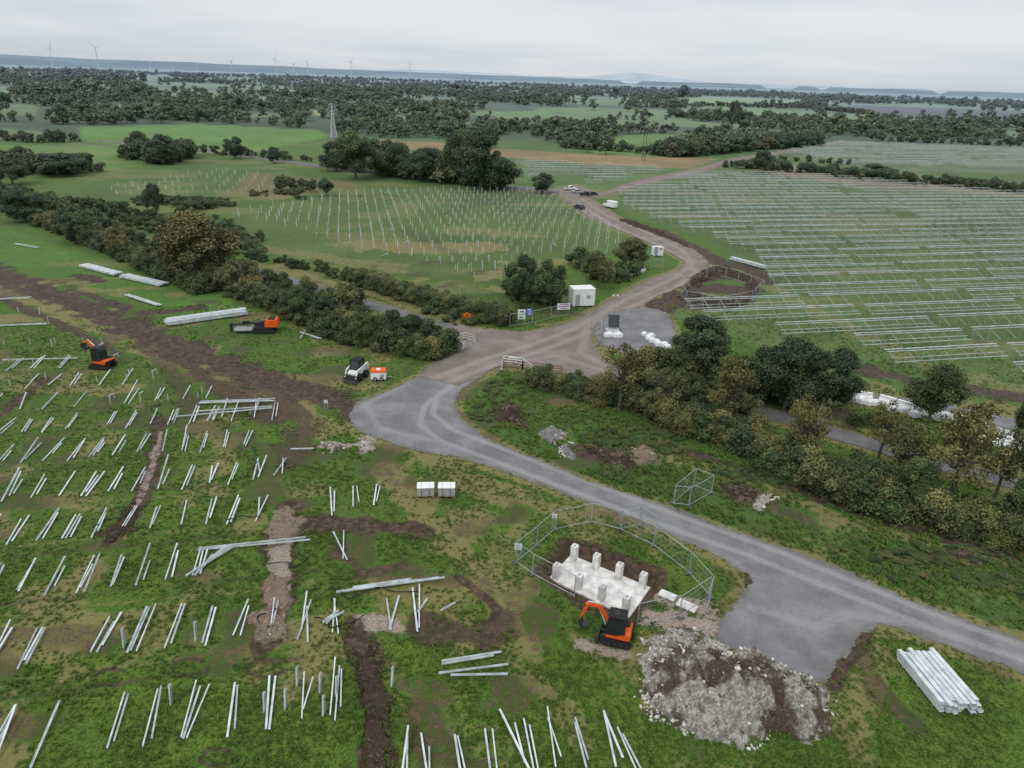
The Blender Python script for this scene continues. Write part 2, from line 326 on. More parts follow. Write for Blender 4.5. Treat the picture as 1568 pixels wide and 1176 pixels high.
# ---------------------------------------------------------------- paved / gravel sheets
def surf(name,ca,cb,ctrk,sc=1.,st=.25):
    m,nt,b=newmat(name,.92,0,.2); p=pos(nt)
    n0=noise(nt,p,.25*sc,4,.6); n1=noise(nt,p,2.2*sc,4,.6); n2=noise(nt,p,14*sc,3,.7)
    c=mix(nt,thr(nt,n0,.35,.68),ca,cb); t=nd(nt,'ShaderNodeAttribute',attribute_name='trk').outputs['Fac']
    c=mix(nt,mth(nt,'MULTIPLY',t,thr(nt,n1,.1,.7)),c,ctrk)
    c=mix(nt,mth(nt,'MULTIPLY',thr(nt,n1,.5,.68),.35),c,mix(nt,1.,c,(.68,.66,.62),'MULTIPLY'))
    e=nd(nt,'ShaderNodeAttribute',attribute_name='edge').outputs['Fac']
    c=mix(nt,mth(nt,'MULTIPLY',mth(nt,'MULTIPLY',e,thr(nt,n1,.3,.65)),.75),c,(.11,.11,.055))
    c=mix(nt,thr(nt,n2,.5,.85),c,mix(nt,1.,c,(1.5,1.5,1.5),'MULTIPLY')); c=mix(nt,thr(nt,n2,.5,.2),c,mix(nt,1.,c,(.62,.62,.62),'MULTIPLY'))
    wire(nt,c,b.inputs['Base Color']); bump(nt,b,n2,st,.05); return m
def patch(name,poly,cell,mat,z,tracks=(),rag=.35,soft=.9):
    xs=[p[0] for p in poly]; ys=[p[1] for p in poly]
    xa=np.arange(max(min(xs),-260),min(max(xs),420),cell); ya=np.arange(max(min(ys),5),max(ys),cell)
    X,Y=np.meshgrid(xa,ya); X=X+(RNG.random(X.shape)-.5)*cell*.3; Y=Y+(RNG.random(X.shape)-.5)*cell*.3; sh=X.shape; x=X.ravel(); y=Y.ravel()
    d=sdf(x,y,poly)
    k=(d+(fbm(x*1.1,y*1.1,4,2)-.5)*rag*2.2+(fbm(x*.25,y*.25,2,6)-.5)*rag*2).reshape(sh)>0
    cellk=k[:-1,:-1]&k[1:,:-1]&k[:-1,1:]&k[1:,1:]
    idx=np.arange(x.size).reshape(sh); q=np.stack([idx[:-1,:-1],idx[:-1,1:],idx[1:,1:],idx[1:,:-1]],-1)[cellk]
    used=np.unique(q); mp=np.full(x.size,-1); mp[used]=np.arange(len(used)); q=mp[q]
    x=x[used];y=y[used];d=d[used]; t=np.zeros(len(x))
    for pts,hw,kk in tracks:
        t=np.maximum(t,kk*(1-sm(segdist(x,y,PP(pts)),hw*.4,hw)))
    zz=z+.02*np.clip(d,0,1)
    me=fastmesh(name,np.stack([x,y,zz],1),q,attrs={'trk':t,'edge':1-sm(d,0,soft)}); me.materials.append(mat)
    return link(bpy.data.objects.new(name,me))
GR=surf('grey_gravel',(.155,.155,.163),(.225,.225,.235),(.31,.31,.315),1.2,.4)
BR=surf('brown_haul_road',(.175,.147,.128),(.24,.207,.183),(.30,.267,.238),1.,.3)
AS=surf('old_asphalt',(.13,.13,.135),(.19,.19,.192),(.23,.23,.23))
def off(pts,dx,dy): return [(a+dx,b+dy) for a,b in pts]
main=[(712,575),(660,610),(650,640),(680,665),(760,695),(850,730),(950,768),(1050,805),(1150,840),(1250,880),(1350,920),(1450,960),(1600,1010)]
patch('gravel_road',gravel,.16,GR,.0,[(off(main,-8,9),.5,.8),(off(main,12,-7),.5,.8),([(640,575),(560,620),(580,655),(680,680)],.6,.5),([(1150,930),(1250,960),(1300,940),(1400,955)],.6,.5)])
jt=[(660,585),(740,555),(820,530),(880,508),(960,462),(1030,432),(1062,408),(1045,388),(990,360),(930,335),(890,308)]
patch('haul_road',junction,.3,BR,.035,[(off(jt,0,-4),.8,.8),(off(jt,4,9),.8,.8),([(925,560),(890,540),(900,500),(940,475)],.9,.7),([(760,560),(850,545),(930,570)],.8,.6)],.4)
patch('asphalt_lane',lane,.5,AS,.02,[],.2)
patch('asphalt_lane',lane2,.3,AS,.02,[],.3)
patch('access_track',access,.3,GR,.02,[],.4)
patch('gravel_yard',yard,.3,GR,.015,[],.5)
patch('upper_track',upper,.8,BR,.05,[],.3)
patch('upper_lane',upper2,1.,AS,.05,[],.3)
# ---------------------------------------------------------------- foliage
def leafmat(name,dk,md,lt,alt):
    m,nt,b=newmat(name,.75,0,.15); t=nd(nt,'ShaderNodeAttribute',attribute_name='tint').outputs['Fac']
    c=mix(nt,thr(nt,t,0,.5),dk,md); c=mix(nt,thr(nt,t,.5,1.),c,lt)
    rn=nd(nt,'ShaderNodeObjectInfo').outputs['Random']; c=mix(nt,mth(nt,'MULTIPLY',thr(nt,rn,.45,1.),.65),c,mix(nt,1.,c,alt,'MULTIPLY'))
    rn2=mth(nt,'FRACT',mth(nt,'MULTIPLY',rn,7.31)); c=mix(nt,mth(nt,'MULTIPLY',rn2,.4),c,mix(nt,1.,c,(.6,.65,.7),'MULTIPLY'))
    wire(nt,haze_tint(nt,c),b.inputs['Base Color']); return m
LG=leafmat('leaves_green',(.032,.050,.017),(.078,.118,.036),(.14,.185,.06),(1.5,1.15,.9))
LO=leafmat('leaves_olive',(.050,.055,.020),(.115,.128,.044),(.20,.205,.08),(1.35,1.05,.9))
LD=leafmat('leaves_dark',(.022,.035,.015),(.056,.083,.032),(.105,.142,.056),(1.4,1.1,.9))
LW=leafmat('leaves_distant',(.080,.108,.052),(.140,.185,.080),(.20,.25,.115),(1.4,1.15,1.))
GRS=leafmat('grass_blades',(.060,.115,.018),(.088,.16,.026),(.14,.21,.048),(1.7,1.2,1.2))
def sphere(n1=7,n2=5):
    V=[];F=[]
    for i in range(n2+1):
        t=math.pi*i/n2
        for j in range(n1):
            a=2*math.pi*j/n1; V.append((math.sin(t)*math.cos(a),math.sin(t)*math.sin(a),math.cos(t)))
    for i in range(n2):
        for j in range(n1): F.append((i*n1+j,(i+1)*n1+j,(i+1)*n1+(j+1)%n1,i*n1+(j+1)%n1))
    return np.array(V),np.array(F)
SV,SF=sphere()
def foliage(rng,C,Rd,n,size,flat=.85,core=.6):
    k=len(C); bt=.5+.2*rng.standard_normal(k); w=Rd**2/np.sum(Rd**2); bi=rng.choice(k,n,p=w)
    d=rng.standard_normal((n,3)); d/=np.linalg.norm(d,axis=1)[:,None]
    d[:,2]=np.where((d[:,2]<-.2)&(rng.random(n)<.6),-d[:,2],d[:,2])
    rr=(.62+.5*rng.random(n)**1.0)[:,None]; c=C[bi]+d*rr*Rd[bi][:,None]*np.array([1,1,flat])
    nn=d+.75*rng.standard_normal((n,3))+np.array([0,0,.35]); nn/=np.linalg.norm(nn,axis=1)[:,None]
    a=np.cross(nn,rng.standard_normal((n,3))); a/=np.linalg.norm(a,axis=1)[:,None]; b=np.cross(nn,a)
    s=(size*(.5+.9*rng.random(n)))[:,None]
    V=np.stack([c-a*s,c-b*s*.6,c+a*s,c+b*s*.6],1).reshape(-1,3); F=np.arange(4*n).reshape(n,4)
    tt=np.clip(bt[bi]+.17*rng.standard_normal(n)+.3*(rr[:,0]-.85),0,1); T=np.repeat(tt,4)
    Vs=[V];Fs=[F];Ts=[T];o=4*n
    for i in range(k):
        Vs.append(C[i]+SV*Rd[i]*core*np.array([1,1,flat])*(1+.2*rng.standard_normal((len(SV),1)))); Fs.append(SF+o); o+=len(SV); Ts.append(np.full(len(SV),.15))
    return np.vstack(Vs),np.vstack(Fs),np.concatenate(Ts)
def mk(name,V,F,T,mats,mb=None):
    nV=len(V)
    me=bpy.data.meshes.new(name)
    if mb is not None:
        vv=V.tolist()+mb.V; ff=F.tolist()+[[i+nV for i in f] for f in mb.F]; T=np.concatenate([T,np.full(len(mb.V),.3)])
        me.from_pydata(vv,[],ff); mi=np.zeros(len(ff),np.int32); mi[len(F):]=1
        me.polygons.foreach_set('material_index',mi); at=me.attributes.new('tint','FLOAT','POINT'); at.data.foreach_set('value',T.astype(np.float32))
    else: me=fastmesh(name,V,F,attrs={'tint':T})
    for m in mats: me.materials.append(m)
    return me
def tree_mesh(name,seed,n,size,mat,k=26,cb=.18,wide=.5,gap=.0,limb=9):
    """unit tree: height 1, crown width 2*wide"""
    rng=np.random.default_rng(seed); C=[];Rd=[]
    for i in range(k):
        while True:
            p=rng.uniform(-1,1,3)
            if np.linalg.norm(p)<1: break
        zc=(cb+1)/2; hz=(1-cb)/2
        sh=1-.35*max(0,p[2]); r=rng.uniform(.08,.18)*(1 if gap==0 else .72)
        C.append((p[0]*wide*.86*sh,p[1]*wide*.86*sh,zc+p[2]*hz*.86)); Rd.append(r)
    C=np.array(C);Rd=np.array(Rd)*(.7+.6*wide)
    C[:,2]=np.minimum(C[:,2],1-Rd*.7)
    V,F,T=foliage(rng,C,Rd,n,size,.85,.6 if gap==0 else .3)
    mb=MB(); tw=.022
    top=(rng.uniform(-.03,.03),rng.uniform(-.03,.03),cb+.3); mb.tube((0,0,-.03),(top[0]*.3,top[1]*.3,cb),tw*1.3,tw,1,7); mb.tube((top[0]*.3,top[1]*.3,cb),top,tw,tw*.5,1,6)
    for i in range(min(limb,k)):
        f=rng.uniform(.3,1); s0=(top[0]*f,top[1]*f,cb*.9+.28*f); mb.tube(s0,tuple(C[i]),tw*.5,tw*.14,1,4)
    return mk(name,V,F,T,[mat,BARK],mb)
def bush_mesh(name,seed,n,size,mat,k=9,tall=.8):
    rng=np.random.default_rng(seed); C=[];Rd=[]
    for i in range(k):
        a=rng.uniform(0,6.28); r=rng.uniform(0,.42); R=rng.uniform(.13,.27)
        C.append((math.cos(a)*r,math.sin(a)*r,rng.uniform(.10,tall-R*.4))); Rd.append(R)
    V,F,T=foliage(rng,np.array(C),np.array(Rd),n,size,.9)
    m=n//10; a=rng.uniform(0,6.28,m); r=rng.uniform(0,.5,m); c=np.stack([np.cos(a)*r,np.sin(a)*r,rng.uniform(.2,1.05,m)*(1-r*.6)],1)
    d=rng.standard_normal((m,3)); d/=np.linalg.norm(d,axis=1)[:,None]; e=np.cross(d,[0,0,1.]); s=size*.8
    V2=np.stack([c-d*s,c-e*s*.5,c+d*s,c+e*s*.5],1).reshape(-1,3); F=np.vstack([F,np.arange(4*m).reshape(m,4)+len(V)]); V=np.vstack([V,V2]); T=np.concatenate([T,np.repeat(rng.uniform(.5,1,m),4)])
    return mk(name,V,F,T,[mat])
def proto_coll(name,meshes):
    c=bpy.data.collections.new(name)
    for i,me in enumerate(meshes):
        c.objects.link(bpy.data.objects.new('%s_%02d'%(name,i),me))
    return c
_ng={}
def scatter(name,pts,scl,coll):
    n=len(pts); me=bpy.data.meshes.new(name); me.vertices.add(n); me.vertices.foreach_set('co',np.asarray(pts,dtype=np.float32).ravel())
    scl=np.asarray(scl,dtype=np.float32)
    if scl.ndim==1: scl=np.repeat(scl[:,None],3,1)
    a=me.attributes.new('scl','FLOAT_VECTOR','POINT'); a.data.foreach_set('vector',scl.ravel())
    r=np.zeros((n,3),np.float32); r[:,2]=RNG.uniform(0,6.28,n); a=me.attributes.new('rot','FLOAT_VECTOR','POINT'); a.data.foreach_set('vector',r.ravel())
    a=me.attributes.new('idx','INT','POINT'); a.data.foreach_set('value',RNG.integers(0,len(coll.objects),n).astype(np.int32))
    o=link(bpy.data.objects.new(name,me))
    if coll.name not in _ng:
        g=bpy.data.node_groups.new('scatter_'+coll.name,'GeometryNodeTree')
        g.interface.new_socket('Geometry',in_out='INPUT',socket_type='NodeSocketGeometry'); g.interface.new_socket('Geometry',in_out='OUTPUT',socket_type='NodeSocketGeometry')
        gi=g.nodes.new('NodeGroupInput'); go=g.nodes.new('NodeGroupOutput'); ip=g.nodes.new('GeometryNodeInstanceOnPoints'); ci=g.nodes.new('GeometryNodeCollectionInfo')
        ci.inputs['Collection'].default_value=coll; ci.inputs['Separate Children'].default_value=True; ci.inputs['Reset Children'].default_value=True
        def na(nm,t):
            x=g.nodes.new('GeometryNodeInputNamedAttribute'); x.data_type=t; x.inputs['Name'].default_value=nm; return [q for q in x.outputs if q.enabled and q.name=='Attribute'][0]
        g.links.new(gi.outputs[0],ip.inputs['Points']); g.links.new(ci.outputs[0],ip.inputs['Instance']); ip.inputs['Pick Instance'].default_value=True
        g.links.new(na('idx','INT'),ip.inputs['Instance Index']); g.links.new(na('rot','FLOAT_VECTOR'),ip.inputs['Rotation']); g.links.new(na('scl','FLOAT_VECTOR'),ip.inputs['Scale'])
        g.links.new(ip.outputs[0],go.inputs[0]); _ng[coll.name]=g
    o.modifiers.new('scatter','NODES').node_group=_ng[coll.name]; return o
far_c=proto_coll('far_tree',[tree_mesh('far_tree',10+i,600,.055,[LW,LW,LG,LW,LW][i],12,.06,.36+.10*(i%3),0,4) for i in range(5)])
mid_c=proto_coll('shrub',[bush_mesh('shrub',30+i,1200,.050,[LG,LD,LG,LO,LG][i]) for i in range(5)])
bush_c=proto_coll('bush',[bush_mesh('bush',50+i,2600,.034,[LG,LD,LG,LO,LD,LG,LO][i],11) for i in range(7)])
# distant woodland
n=44000; az=RNG.uniform(-1.05,1.05,n); r=np.sqrt(RNG.uniform(330**2,4200**2,n)); r=np.where(RNG.random(n)<.5,330+(r-330)*RNG.random(n),r)
x=np.sin(az)*r; y=np.cos(az)*r
k=inside(x,y,woodpoly)
for poly,c in fields: k&=~(inside(x,y,poly)&(segdist(x,y,poly,True)>3))
k&=(fbm(x/130,y/110,3,40)>.43)|(segdist(x,y,woodpoly[:16])<18)
fm=fbm(x/230,y/150,2,5); k&=~((fm>.535)&(r>560)&(RNG.random(n)<.96))
x=x[k];y=y[k];r=r[k]; s=RNG.uniform(6,14,len(x))**1.0*(.7+.6*fbm(x/70,y/70,2,6))
s=np.where(r<900,s*.78,s); s*=np.where(RNG.random(len(x))<.08,1.5,1)
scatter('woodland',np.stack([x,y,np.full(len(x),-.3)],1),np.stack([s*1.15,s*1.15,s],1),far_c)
def line_pts(pts,step,width):
    out=[]
    for (ax,ay),(bx,by) in zip(pts[:-1],pts[1:]):
        L=math.hypot(bx-ax,by-ay); m=max(1,int(L/step))
        for i in range(m):
            t=(i+random.random())/m; nx,ny=-(by-ay)/L,(bx-ax)/L; o=random.uniform(-.5,.5)*width
            out.append((ax+(bx-ax)*t+nx*o,ay+(by-ay)*t+ny*o))
    return out
def hedge(name,px,width,h,step,coll=None,var=.5,asp=1.0):
    p=line_pts(PP(px),step,width); s=np.array([h*random.uniform(1-var,1+var*.6) for _ in p])
    return scatter(name,np.array([(a,b,-.15) for a,b in p]),np.stack([s*asp*1.15,s*asp*1.15,s*1.1],1),coll or mid_c)
hedge('hedgerow',[(-60,285),(0,300),(80,335),(150,362)],7,4.0,1.0)
hedge('hedgerow',[(60,340),(150,375),(250,418),(330,448)],4,3.2,.7,bush_c)
hedge('hedgerow',[(250,405),(400,462),(500,505),(600,538),(680,545)],3.5,3.0,.45,bush_c)
hedge('hedgerow',[(150,350),(230,378),(330,408)],3,3,1.4,bush_c)
hedge('hedgerow',[(430,440),(480,462),(540,478)],3,3.4,1.0,bush_c)
hedge('hedgerow',[(560,500),(620,520),(675,528)],4,3.6,.6,bush_c)
hedge('hedgerow',[(545,430),(600,450),(690,475),(780,497)],2.0,2.8,.3,bush_c,.15)
hedge('hedgerow',[(390,395),(460,410),(545,430)],3,1.8,1.2,bush_c)
hedge('hedgerow',[(820,588),(870,598),(950,618),(1050,645),(1150,675)],2.4,2.5,.3,bush_c)
hedge('hedgerow',[(960,600),(1100,632),(1160,648)],3,3.0,.9,bush_c)
hedge('hedgerow',[(1010,650),(1100,675),(1230,722),(1350,758)],2.6,2.8,.36,bush_c)
hedge('hedgerow',[(1150,705),(1300,765),(1450,808),(1620,850)],2.6,3.0,.38,bush_c)
hedge('hedgerow',[(1330,745),(1450,780),(1568,815),(1650,835)],3,2.6,.8,bush_c)
hedge('hedgerow',[(980,560),(1060,580),(1160,600),(1240,625)],3,3.0,.7,bush_c)
hedge('hedgerow',[(1250,632),(1350,655),(1500,692),(1620,722)],1.2,1.3,1.4,bush_c)
for q,w,h,st in [([(-60,265),(0,262),(80,268),(150,262)],7,6,1.7),([(0,215),(60,218),(120,216)],6,5,2.4),([(160,330),(250,350),(400,372)],4,2.2,1.6),([(60,310),(200,330)],4,3,1.6),
    ([(200,240),(250,252),(300,238)],8,7,2.4),([(0,245),(60,248)],6,5,2),([(300,236),(400,240),(480,248),(520,255)],6,3.5,2.8),([(505,255),(600,270),(700,280),(780,290)],10,8,1.8),([(420,290),(490,292)],5,4,2),
    ([(860,225),(960,232),(1010,238)],8,5,2),([(1020,240),(1080,236),(1160,228),(1250,222)],12,8,1.5),([(1110,255),(1190,262)],8,5,1.8),([(1190,262),(1260,265),(1330,272),(1568,296),(1650,302)],5,4.,1.3),([(1260,270),(1330,276),(1420,284)],6,5,1.7),([(1180,245),(1300,252)],4,3.5,3),
    ([(1330,215),(1568,225)],10,6,4),([(560,228),(640,245),(700,250)],10,5,2.6),([(880,400),(930,430),(980,410)],5,3.,1.),([(620,262),(700,235),(760,225)],8,5,3),
    ([(1150,162),(1240,165)],8,9,6),([(1040,162),(1240,166),(1330,176)],6,7,4),([(1030,180),(1180,186),(1420,200)],10,9,4),([(780,452),(850,470)],4,3,.8),([(330,318),(240,335),(150,320)],4,2.5,2.)]:
    hedge('hedgerow',q,w,h,st)
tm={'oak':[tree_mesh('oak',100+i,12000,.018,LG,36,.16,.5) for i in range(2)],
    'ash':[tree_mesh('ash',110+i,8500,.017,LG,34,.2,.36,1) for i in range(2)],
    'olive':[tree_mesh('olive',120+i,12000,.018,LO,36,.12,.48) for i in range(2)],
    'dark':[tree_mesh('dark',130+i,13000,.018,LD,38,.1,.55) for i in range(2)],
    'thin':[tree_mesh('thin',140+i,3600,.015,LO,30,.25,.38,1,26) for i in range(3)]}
def tree(name,kind,u,v,vt,wpx):
    h=hgt(u,v,vt); x,y=P(u,v); me=random.choice(tm[kind]); o=link(bpy.data.objects.new(name,me)); w=wpx*mpp(u,v)
    mw=max(abs(c) for c in (min(vv.co.x for vv in me.vertices),max(vv.co.x for vv in me.vertices)))*2
    o.location=(x,y,-.05); o.scale=(w/mw,w/mw,h); o.rotation_euler=(0,0,random.uniform(0,6.28))
for a in [('oak_tree','olive',305,432,322,118),('hawthorn_tree','olive',372,445,392,62),('oak_tree','oak',265,405,352,60),
  ('oak_tree','dark',735,292,190,86),('oak_tree','oak',700,282,200,60),('oak_tree','oak',545,275,200,84),('ash_tree','oak',605,272,218,60),('oak_tree','dark',655,278,225,66),('ash_tree','ash',760,290,228,40),('oak_tree','dark',515,262,215,50),
  ('ash_tree','dark',797,474,388,62),('ash_tree','oak',842,477,398,66),('hawthorn_tree','olive',915,440,380,62),('hawthorn_tree','olive',966,412,362,52),('hawthorn_tree','dark',830,296,264,42),
  ('hawthorn_tree','dark',1168,265,228,40),('ash_tree','dark',250,252,204,52),('ash_tree','oak',212,232,200,38),('hawthorn_tree','dark',360,243,208,36),('hawthorn_tree','oak',1340,262,250,40),
  ('ash_tree','thin',948,628,520,84),('oak_tree','dark',1068,572,484,112),('ash_tree','thin',1015,640,560,70),('ash_tree','thin',1112,655,545,84),('hawthorn_tree','dark',1055,640,570,60),
  ('oak_tree','dark',1200,628,512,120),('oak_tree','dark',1262,628,528,96),('hawthorn_tree','dark',1155,620,530,84),('ash_tree','thin',1222,712,600,70),('ash_tree','thin',1372,735,640,96),
  ('ash_tree','oak',1420,650,556,92),('ash_tree','thin',1450,780,612,130),('hawthorn_tree','oak',1390,785,705,80),('ash_tree','thin',1345,700,610,60),('oak_tree','dark',1575,680,580,74),('ash_tree','oak',1568,812,700,80),('ash_tree','thin',1520,770,650,80),
  ('ash_tree','dark',640,535,480,66),('hawthorn_tree','dark',600,530,470,50),('hawthorn_tree','oak',560,525,478,56),('hawthorn_tree','dark',240,330,276,34),('hawthorn_tree','dark',90,268,232,90),('hawthorn_tree','dark',20,282,240,60),
  ('hawthorn_tree','oak',455,488,440,60),('hawthorn_tree','dark',505,502,452,60),('hawthorn_tree','olive',180,392,345,56),('hawthorn_tree','oak',120,372,325,60),('hawthorn_tree','dark',40,338,290,70),
  ('ash_tree','dark',420,250,224,26),('hawthorn_tree','oak',500,300,272,30),('oak_tree','dark',1045,150,128,20),('hawthorn_tree','dark',1120,200,150,26)]:
    tree(*a)
mb=MB()
for i in range(46):
    a=random.uniform(0,6.28); s=random.uniform(.2,.9); z=random.uniform(3,5.5); p=(math.cos(a)*s*2.4,math.sin(a)*s*2.4,z); q=(p[0]*.35,p[1]*.35,z*.45)
    mb.tube((random.uniform(-.2,.2),random.uniform(-.2,.2),0),q,.05,.035,0,4); mb.tube(q,p,.035,.012,0,3)
    for j in range(5): mb.tube(((q[0]+p[0])/2,(q[1]+p[1])/2,(q[2]+p[2])/2),(p[0]+random.uniform(-.5,.5),p[1]+random.uniform(-.5,.5),p[2]+random.uniform(-.6,.3)),.02,.008,0,3)
x,y=P(1225,690); mb.build('bare_willow_shrub',[plain('pale_twigs',(.38,.35,.24),.9)],(x,y,0))
# grass tufts and weeds
def tuft(seed,nb,h,w):
    rng=np.random.default_rng(seed); V=[];T=[]
    for i in range(nb):
        a=rng.uniform(0,6.28); r=rng.uniform(0,.5); cx,cy=math.cos(a)*r,math.sin(a)*r; b=rng.uniform(0,6.28); l=rng.uniform(.3,.8); hh=h*rng.uniform(.5,1); t=(math.cos(b)*l*.6,math.sin(b)*l*.6)
        sx,sy=-math.sin(b)*w,math.cos(b)*w
        V+=[(cx-sx,cy-sy,-.1),(cx+sx,cy+sy,-.1),(cx+t[0]*.5+sx*.7,cy+t[1]*.5+sy*.7,hh*.75),(cx+t[0],cy+t[1],hh)]; T+=[.3+.7*rng.random()]*4
    return mk('tuft',np.array(V),np.arange(len(V)).reshape(-1,4),np.array(T),[GRS])
tuft_c=proto_coll('tuft',[tuft(200+i,20,.75,.075) for i in range(4)])
n=90000; az=RNG.uniform(-.78,.78,n); r=24+RNG.random(n)**1.15*100; x=np.sin(az)*r; y=np.cos(az)*r
k=np.ones(n,bool)
for poly in (gravel,junction,yard,lane2,pitpoly): k&=~inside(x,y,poly)|((sdf(x,y,poly)<.15))
for st in strokes:
    if st[3]!=1 and len(st)<=4: k&=segdist(x,y,PP(st[0]))>st[1]*.8*(RNG.random(n)**.5)
k&=fbm(x*.35,y*.35,3,4)+.35*RNG.random(n)>.60
k&=~((fbm(x/5,y/3.5,4,12)>.62)&(x<12))
x=x[k];y=y[k]; ib=inside(x,y,bank); s=RNG.uniform(.10,.24,len(x))*np.where(ib,1.7,1)
scatter('grass',np.stack([x,y,np.full(len(x),-.06)],1),np.stack([s*1.5,s*1.5,s],1),tuft_c)
xs=[p[0] for p in bank]; ys=[p[1] for p in bank]; x=RNG.uniform(min(xs),min(max(xs),110),9000); y=RNG.uniform(min(ys),max(ys),9000)
k=inside(x,y,bank)&(fbm(x*.15,y*.15,3,8)>.55)&(sdf(x,y,bank)>1); x=x[k];y=y[k]; s=RNG.uniform(.25,.75,len(x))
scatter('bramble_and_weeds',np.stack([x,y,np.full(len(x),-.12)],1),np.stack([s*1.6,s*1.6,s*.7],1),mid_c)
poly=PP([(330,300),(540,286),(560,300),(350,335),(420,395),(560,440),(760,490),(700,500),(560,465),(300,385),(60,320),(0,290),(150,300)])
xs=[p[0] for p in poly]; ys=[p[1] for p in poly]; x=RNG.uniform(min(xs),max(xs),7000); y=RNG.uniform(min(ys),max(ys),7000)
k=inside(x,y,poly)&(fbm(x*.06,y*.06,3,8)>.52)&~inside(x,y,lane); x=x[k];y=y[k]; s=RNG.uniform(.5,1.8,len(x))
scatter('rough_scrub',np.stack([x,y,np.full(len(x),-.15)],1),np.stack([s*1.7,s*1.7,s],1),mid_c)
# ---------------------------------------------------------------- solar racking
def racks(name,px,sp=6.9,step=3.0,thick=.13):
    poly=PP(px); mb=MB(); e1=np.array(E1);e2=np.array(E2); A=np.array(poly); s1=A@e1;s2=A@e2
    for o2 in np.arange(s2.min(),s2.max(),sp):
        t=np.arange(max(s1.min(),-400),min(s1.max(),520),step); X=t*e1[0]+o2*e2[0]; Y=t*e1[1]+o2*e2[1]; ins=inside(X,Y,poly)&(fbm(X/20,Y/20,2)>.2)
        run=[]; lim=random.randint(6,11)
        for i in range(len(t)+1):
            if i<len(t) and ins[i]: run.append((X[i],Y[i]))
            if (i==len(t) or not ins[i] or len(run)>=lim) and run:
                lim=random.choice([8,11,11,11])
                if len(run)>1:
                    dz=random.gauss(0,.06)
                    for (a,b) in run:
                        f=np.array([a,b])-e2*.9; k=np.array([a,b])+e2*.9
                        mb.beam((f[0],f[1],-.1),(f[0],f[1],.95),.08,.06,1); mb.beam((k[0],k[1],-.1),(k[0],k[1],1.65),.08,.06,1)
                        f2=f-e2*.5;k2=k+e2*.4; mb.beam((f2[0],f2[1],.76),(k2[0],k2[1],1.82),.06,.08,1)
                    sel=((1.2,1.92,thick*1.6),(.75,1.74,thick),(-.5,1.25,thick*.55),(-1.2,.95,thick*.8))
                    if random.random()<.25: sel=sel[:2]
                    for q,zz,w in sel:
                        a=np.array(run[0])-e1*.5+e2*q; b=np.array(run[-1])+e1*.5+e2*q; zz+=random.uniform(-.03,.03)+dz; mb.beam((a[0],a[1],zz),(b[0],b[1],zz),w,.07,0)
                run=[]
    return mb.build(name,[STEELR,STEELD])
racks('solar_mounting_rack',[(945,297),(1060,268),(1240,270),(1600,302),(2300,370),(2300,560),(1600,585),(1480,575),(1340,560),(1300,520),(1200,515),(1020,490),(1050,468),(1175,455),(1165,405),(1090,372),(1000,340),(950,320)])
racks('solar_mounting_rack',[(1195,234),(1290,219),(1600,230),(1600,262),(1400,258),(1260,250)],9,7,.2)
racks('solar_mounting_rack',[(790,245),(900,254),(1040,261),(975,274),(920,288),(860,280),(790,276)],8,6,.12)
def posts(name,px,sp=6.9,step=2.6,h=2.2,prob=.9,w=.14):
    poly=PP(px); mb=MB(); e1=np.array(E1);e2=np.array(E2); A=np.array(poly); s1=A@e1;s2=A@e2
    for o2 in np.arange(s2.min(),s2.max(),sp):
        for dd in (0,1.6):
            t=np.arange(s1.min(),s1.max(),step); X=t*e1[0]+(o2+dd)*e2[0]; Y=t*e1[1]+(o2+dd)*e2[1]; ins=inside(X,Y,poly)
            for a,b,i in zip(X,Y,ins):
                if i and random.random()<prob:
                    a+=random.gauss(0,.08); b+=random.gauss(0,.08)
                    lx,ly=random.gauss(0,.05),random.gauss(0,.05); hh=h*random.uniform(.7,1.15)*(1 if dd==0 else .7)
                    mb.beam((a,b,-.1),(a+lx*hh,b+ly*hh,hh),w,w*.7,0)
                    if dd==0 and random.random()<.3: mb.beam((a,b,hh*.9),(a+1.6*e2[0],b+1.6*e2[1],hh*.55),.08,.08,0)
                    if random.random()<.03: mb.chan((a,b+.5,.1),(a+random.uniform(-1,1),b-2.2,.15),.12,.1,0)
    return mb.build(name,[STEEL])
posts('pile_field',[(560,290),(845,292),(950,355),(945,385),(860,392),(730,428),(640,400),(560,385),(430,345),(350,330)],prob=.84,h=1.9,w=.13)
posts('pile_field',[(160,285),(330,262),(430,268),(420,300),(250,305),(160,300)],9,4,1.8,.7,.12)
posts('pile_field',[(640,232),(700,236),(700,250),(640,248)],9,4,2.,.7)
# loose piles laid out in the near field
mb=MB(); e1=np.array(E1); e2=np.array(E2)
def lay(c,n,ang=.035,L=(3.0,4.8),ht=.3):
    base=random.gauss(-.02,.04)
    for j in range(n):
        l=random.uniform(*L)*(1 if j==0 else random.uniform(.6,1)); a=base+random.gauss(0,ang)+(random.choice([-.2,.22]) if random.random()<.05 else 0); d=np.array([e2[0]*math.cos(a)-e2[1]*math.sin(a),e2[0]*math.sin(a)+e2[1]*math.cos(a)])
        b=np.array(c)+e1*(.27*(j-(n-1)/2)+random.gauss(0,.05))+e2*random.gauss(0,.2); p=b-d*l/2; q=b+d*l/2; z0=.07; z1=random.uniform(.08,ht)
        if random.random()<.08: z1=random.uniform(.6,1.1)
        mb.chan((p[0],p[1],z0),(q[0],q[1],z1),random.choice([.09,.11,.13]),.08,0,random.choice([0,math.pi/2,math.pi]))
lim=[(-40,520),(-40,480),(-40,370),(-40,400),(-40,445),(-40,420),(-40,440),(-40,330),(-40,230),(-40,120)]
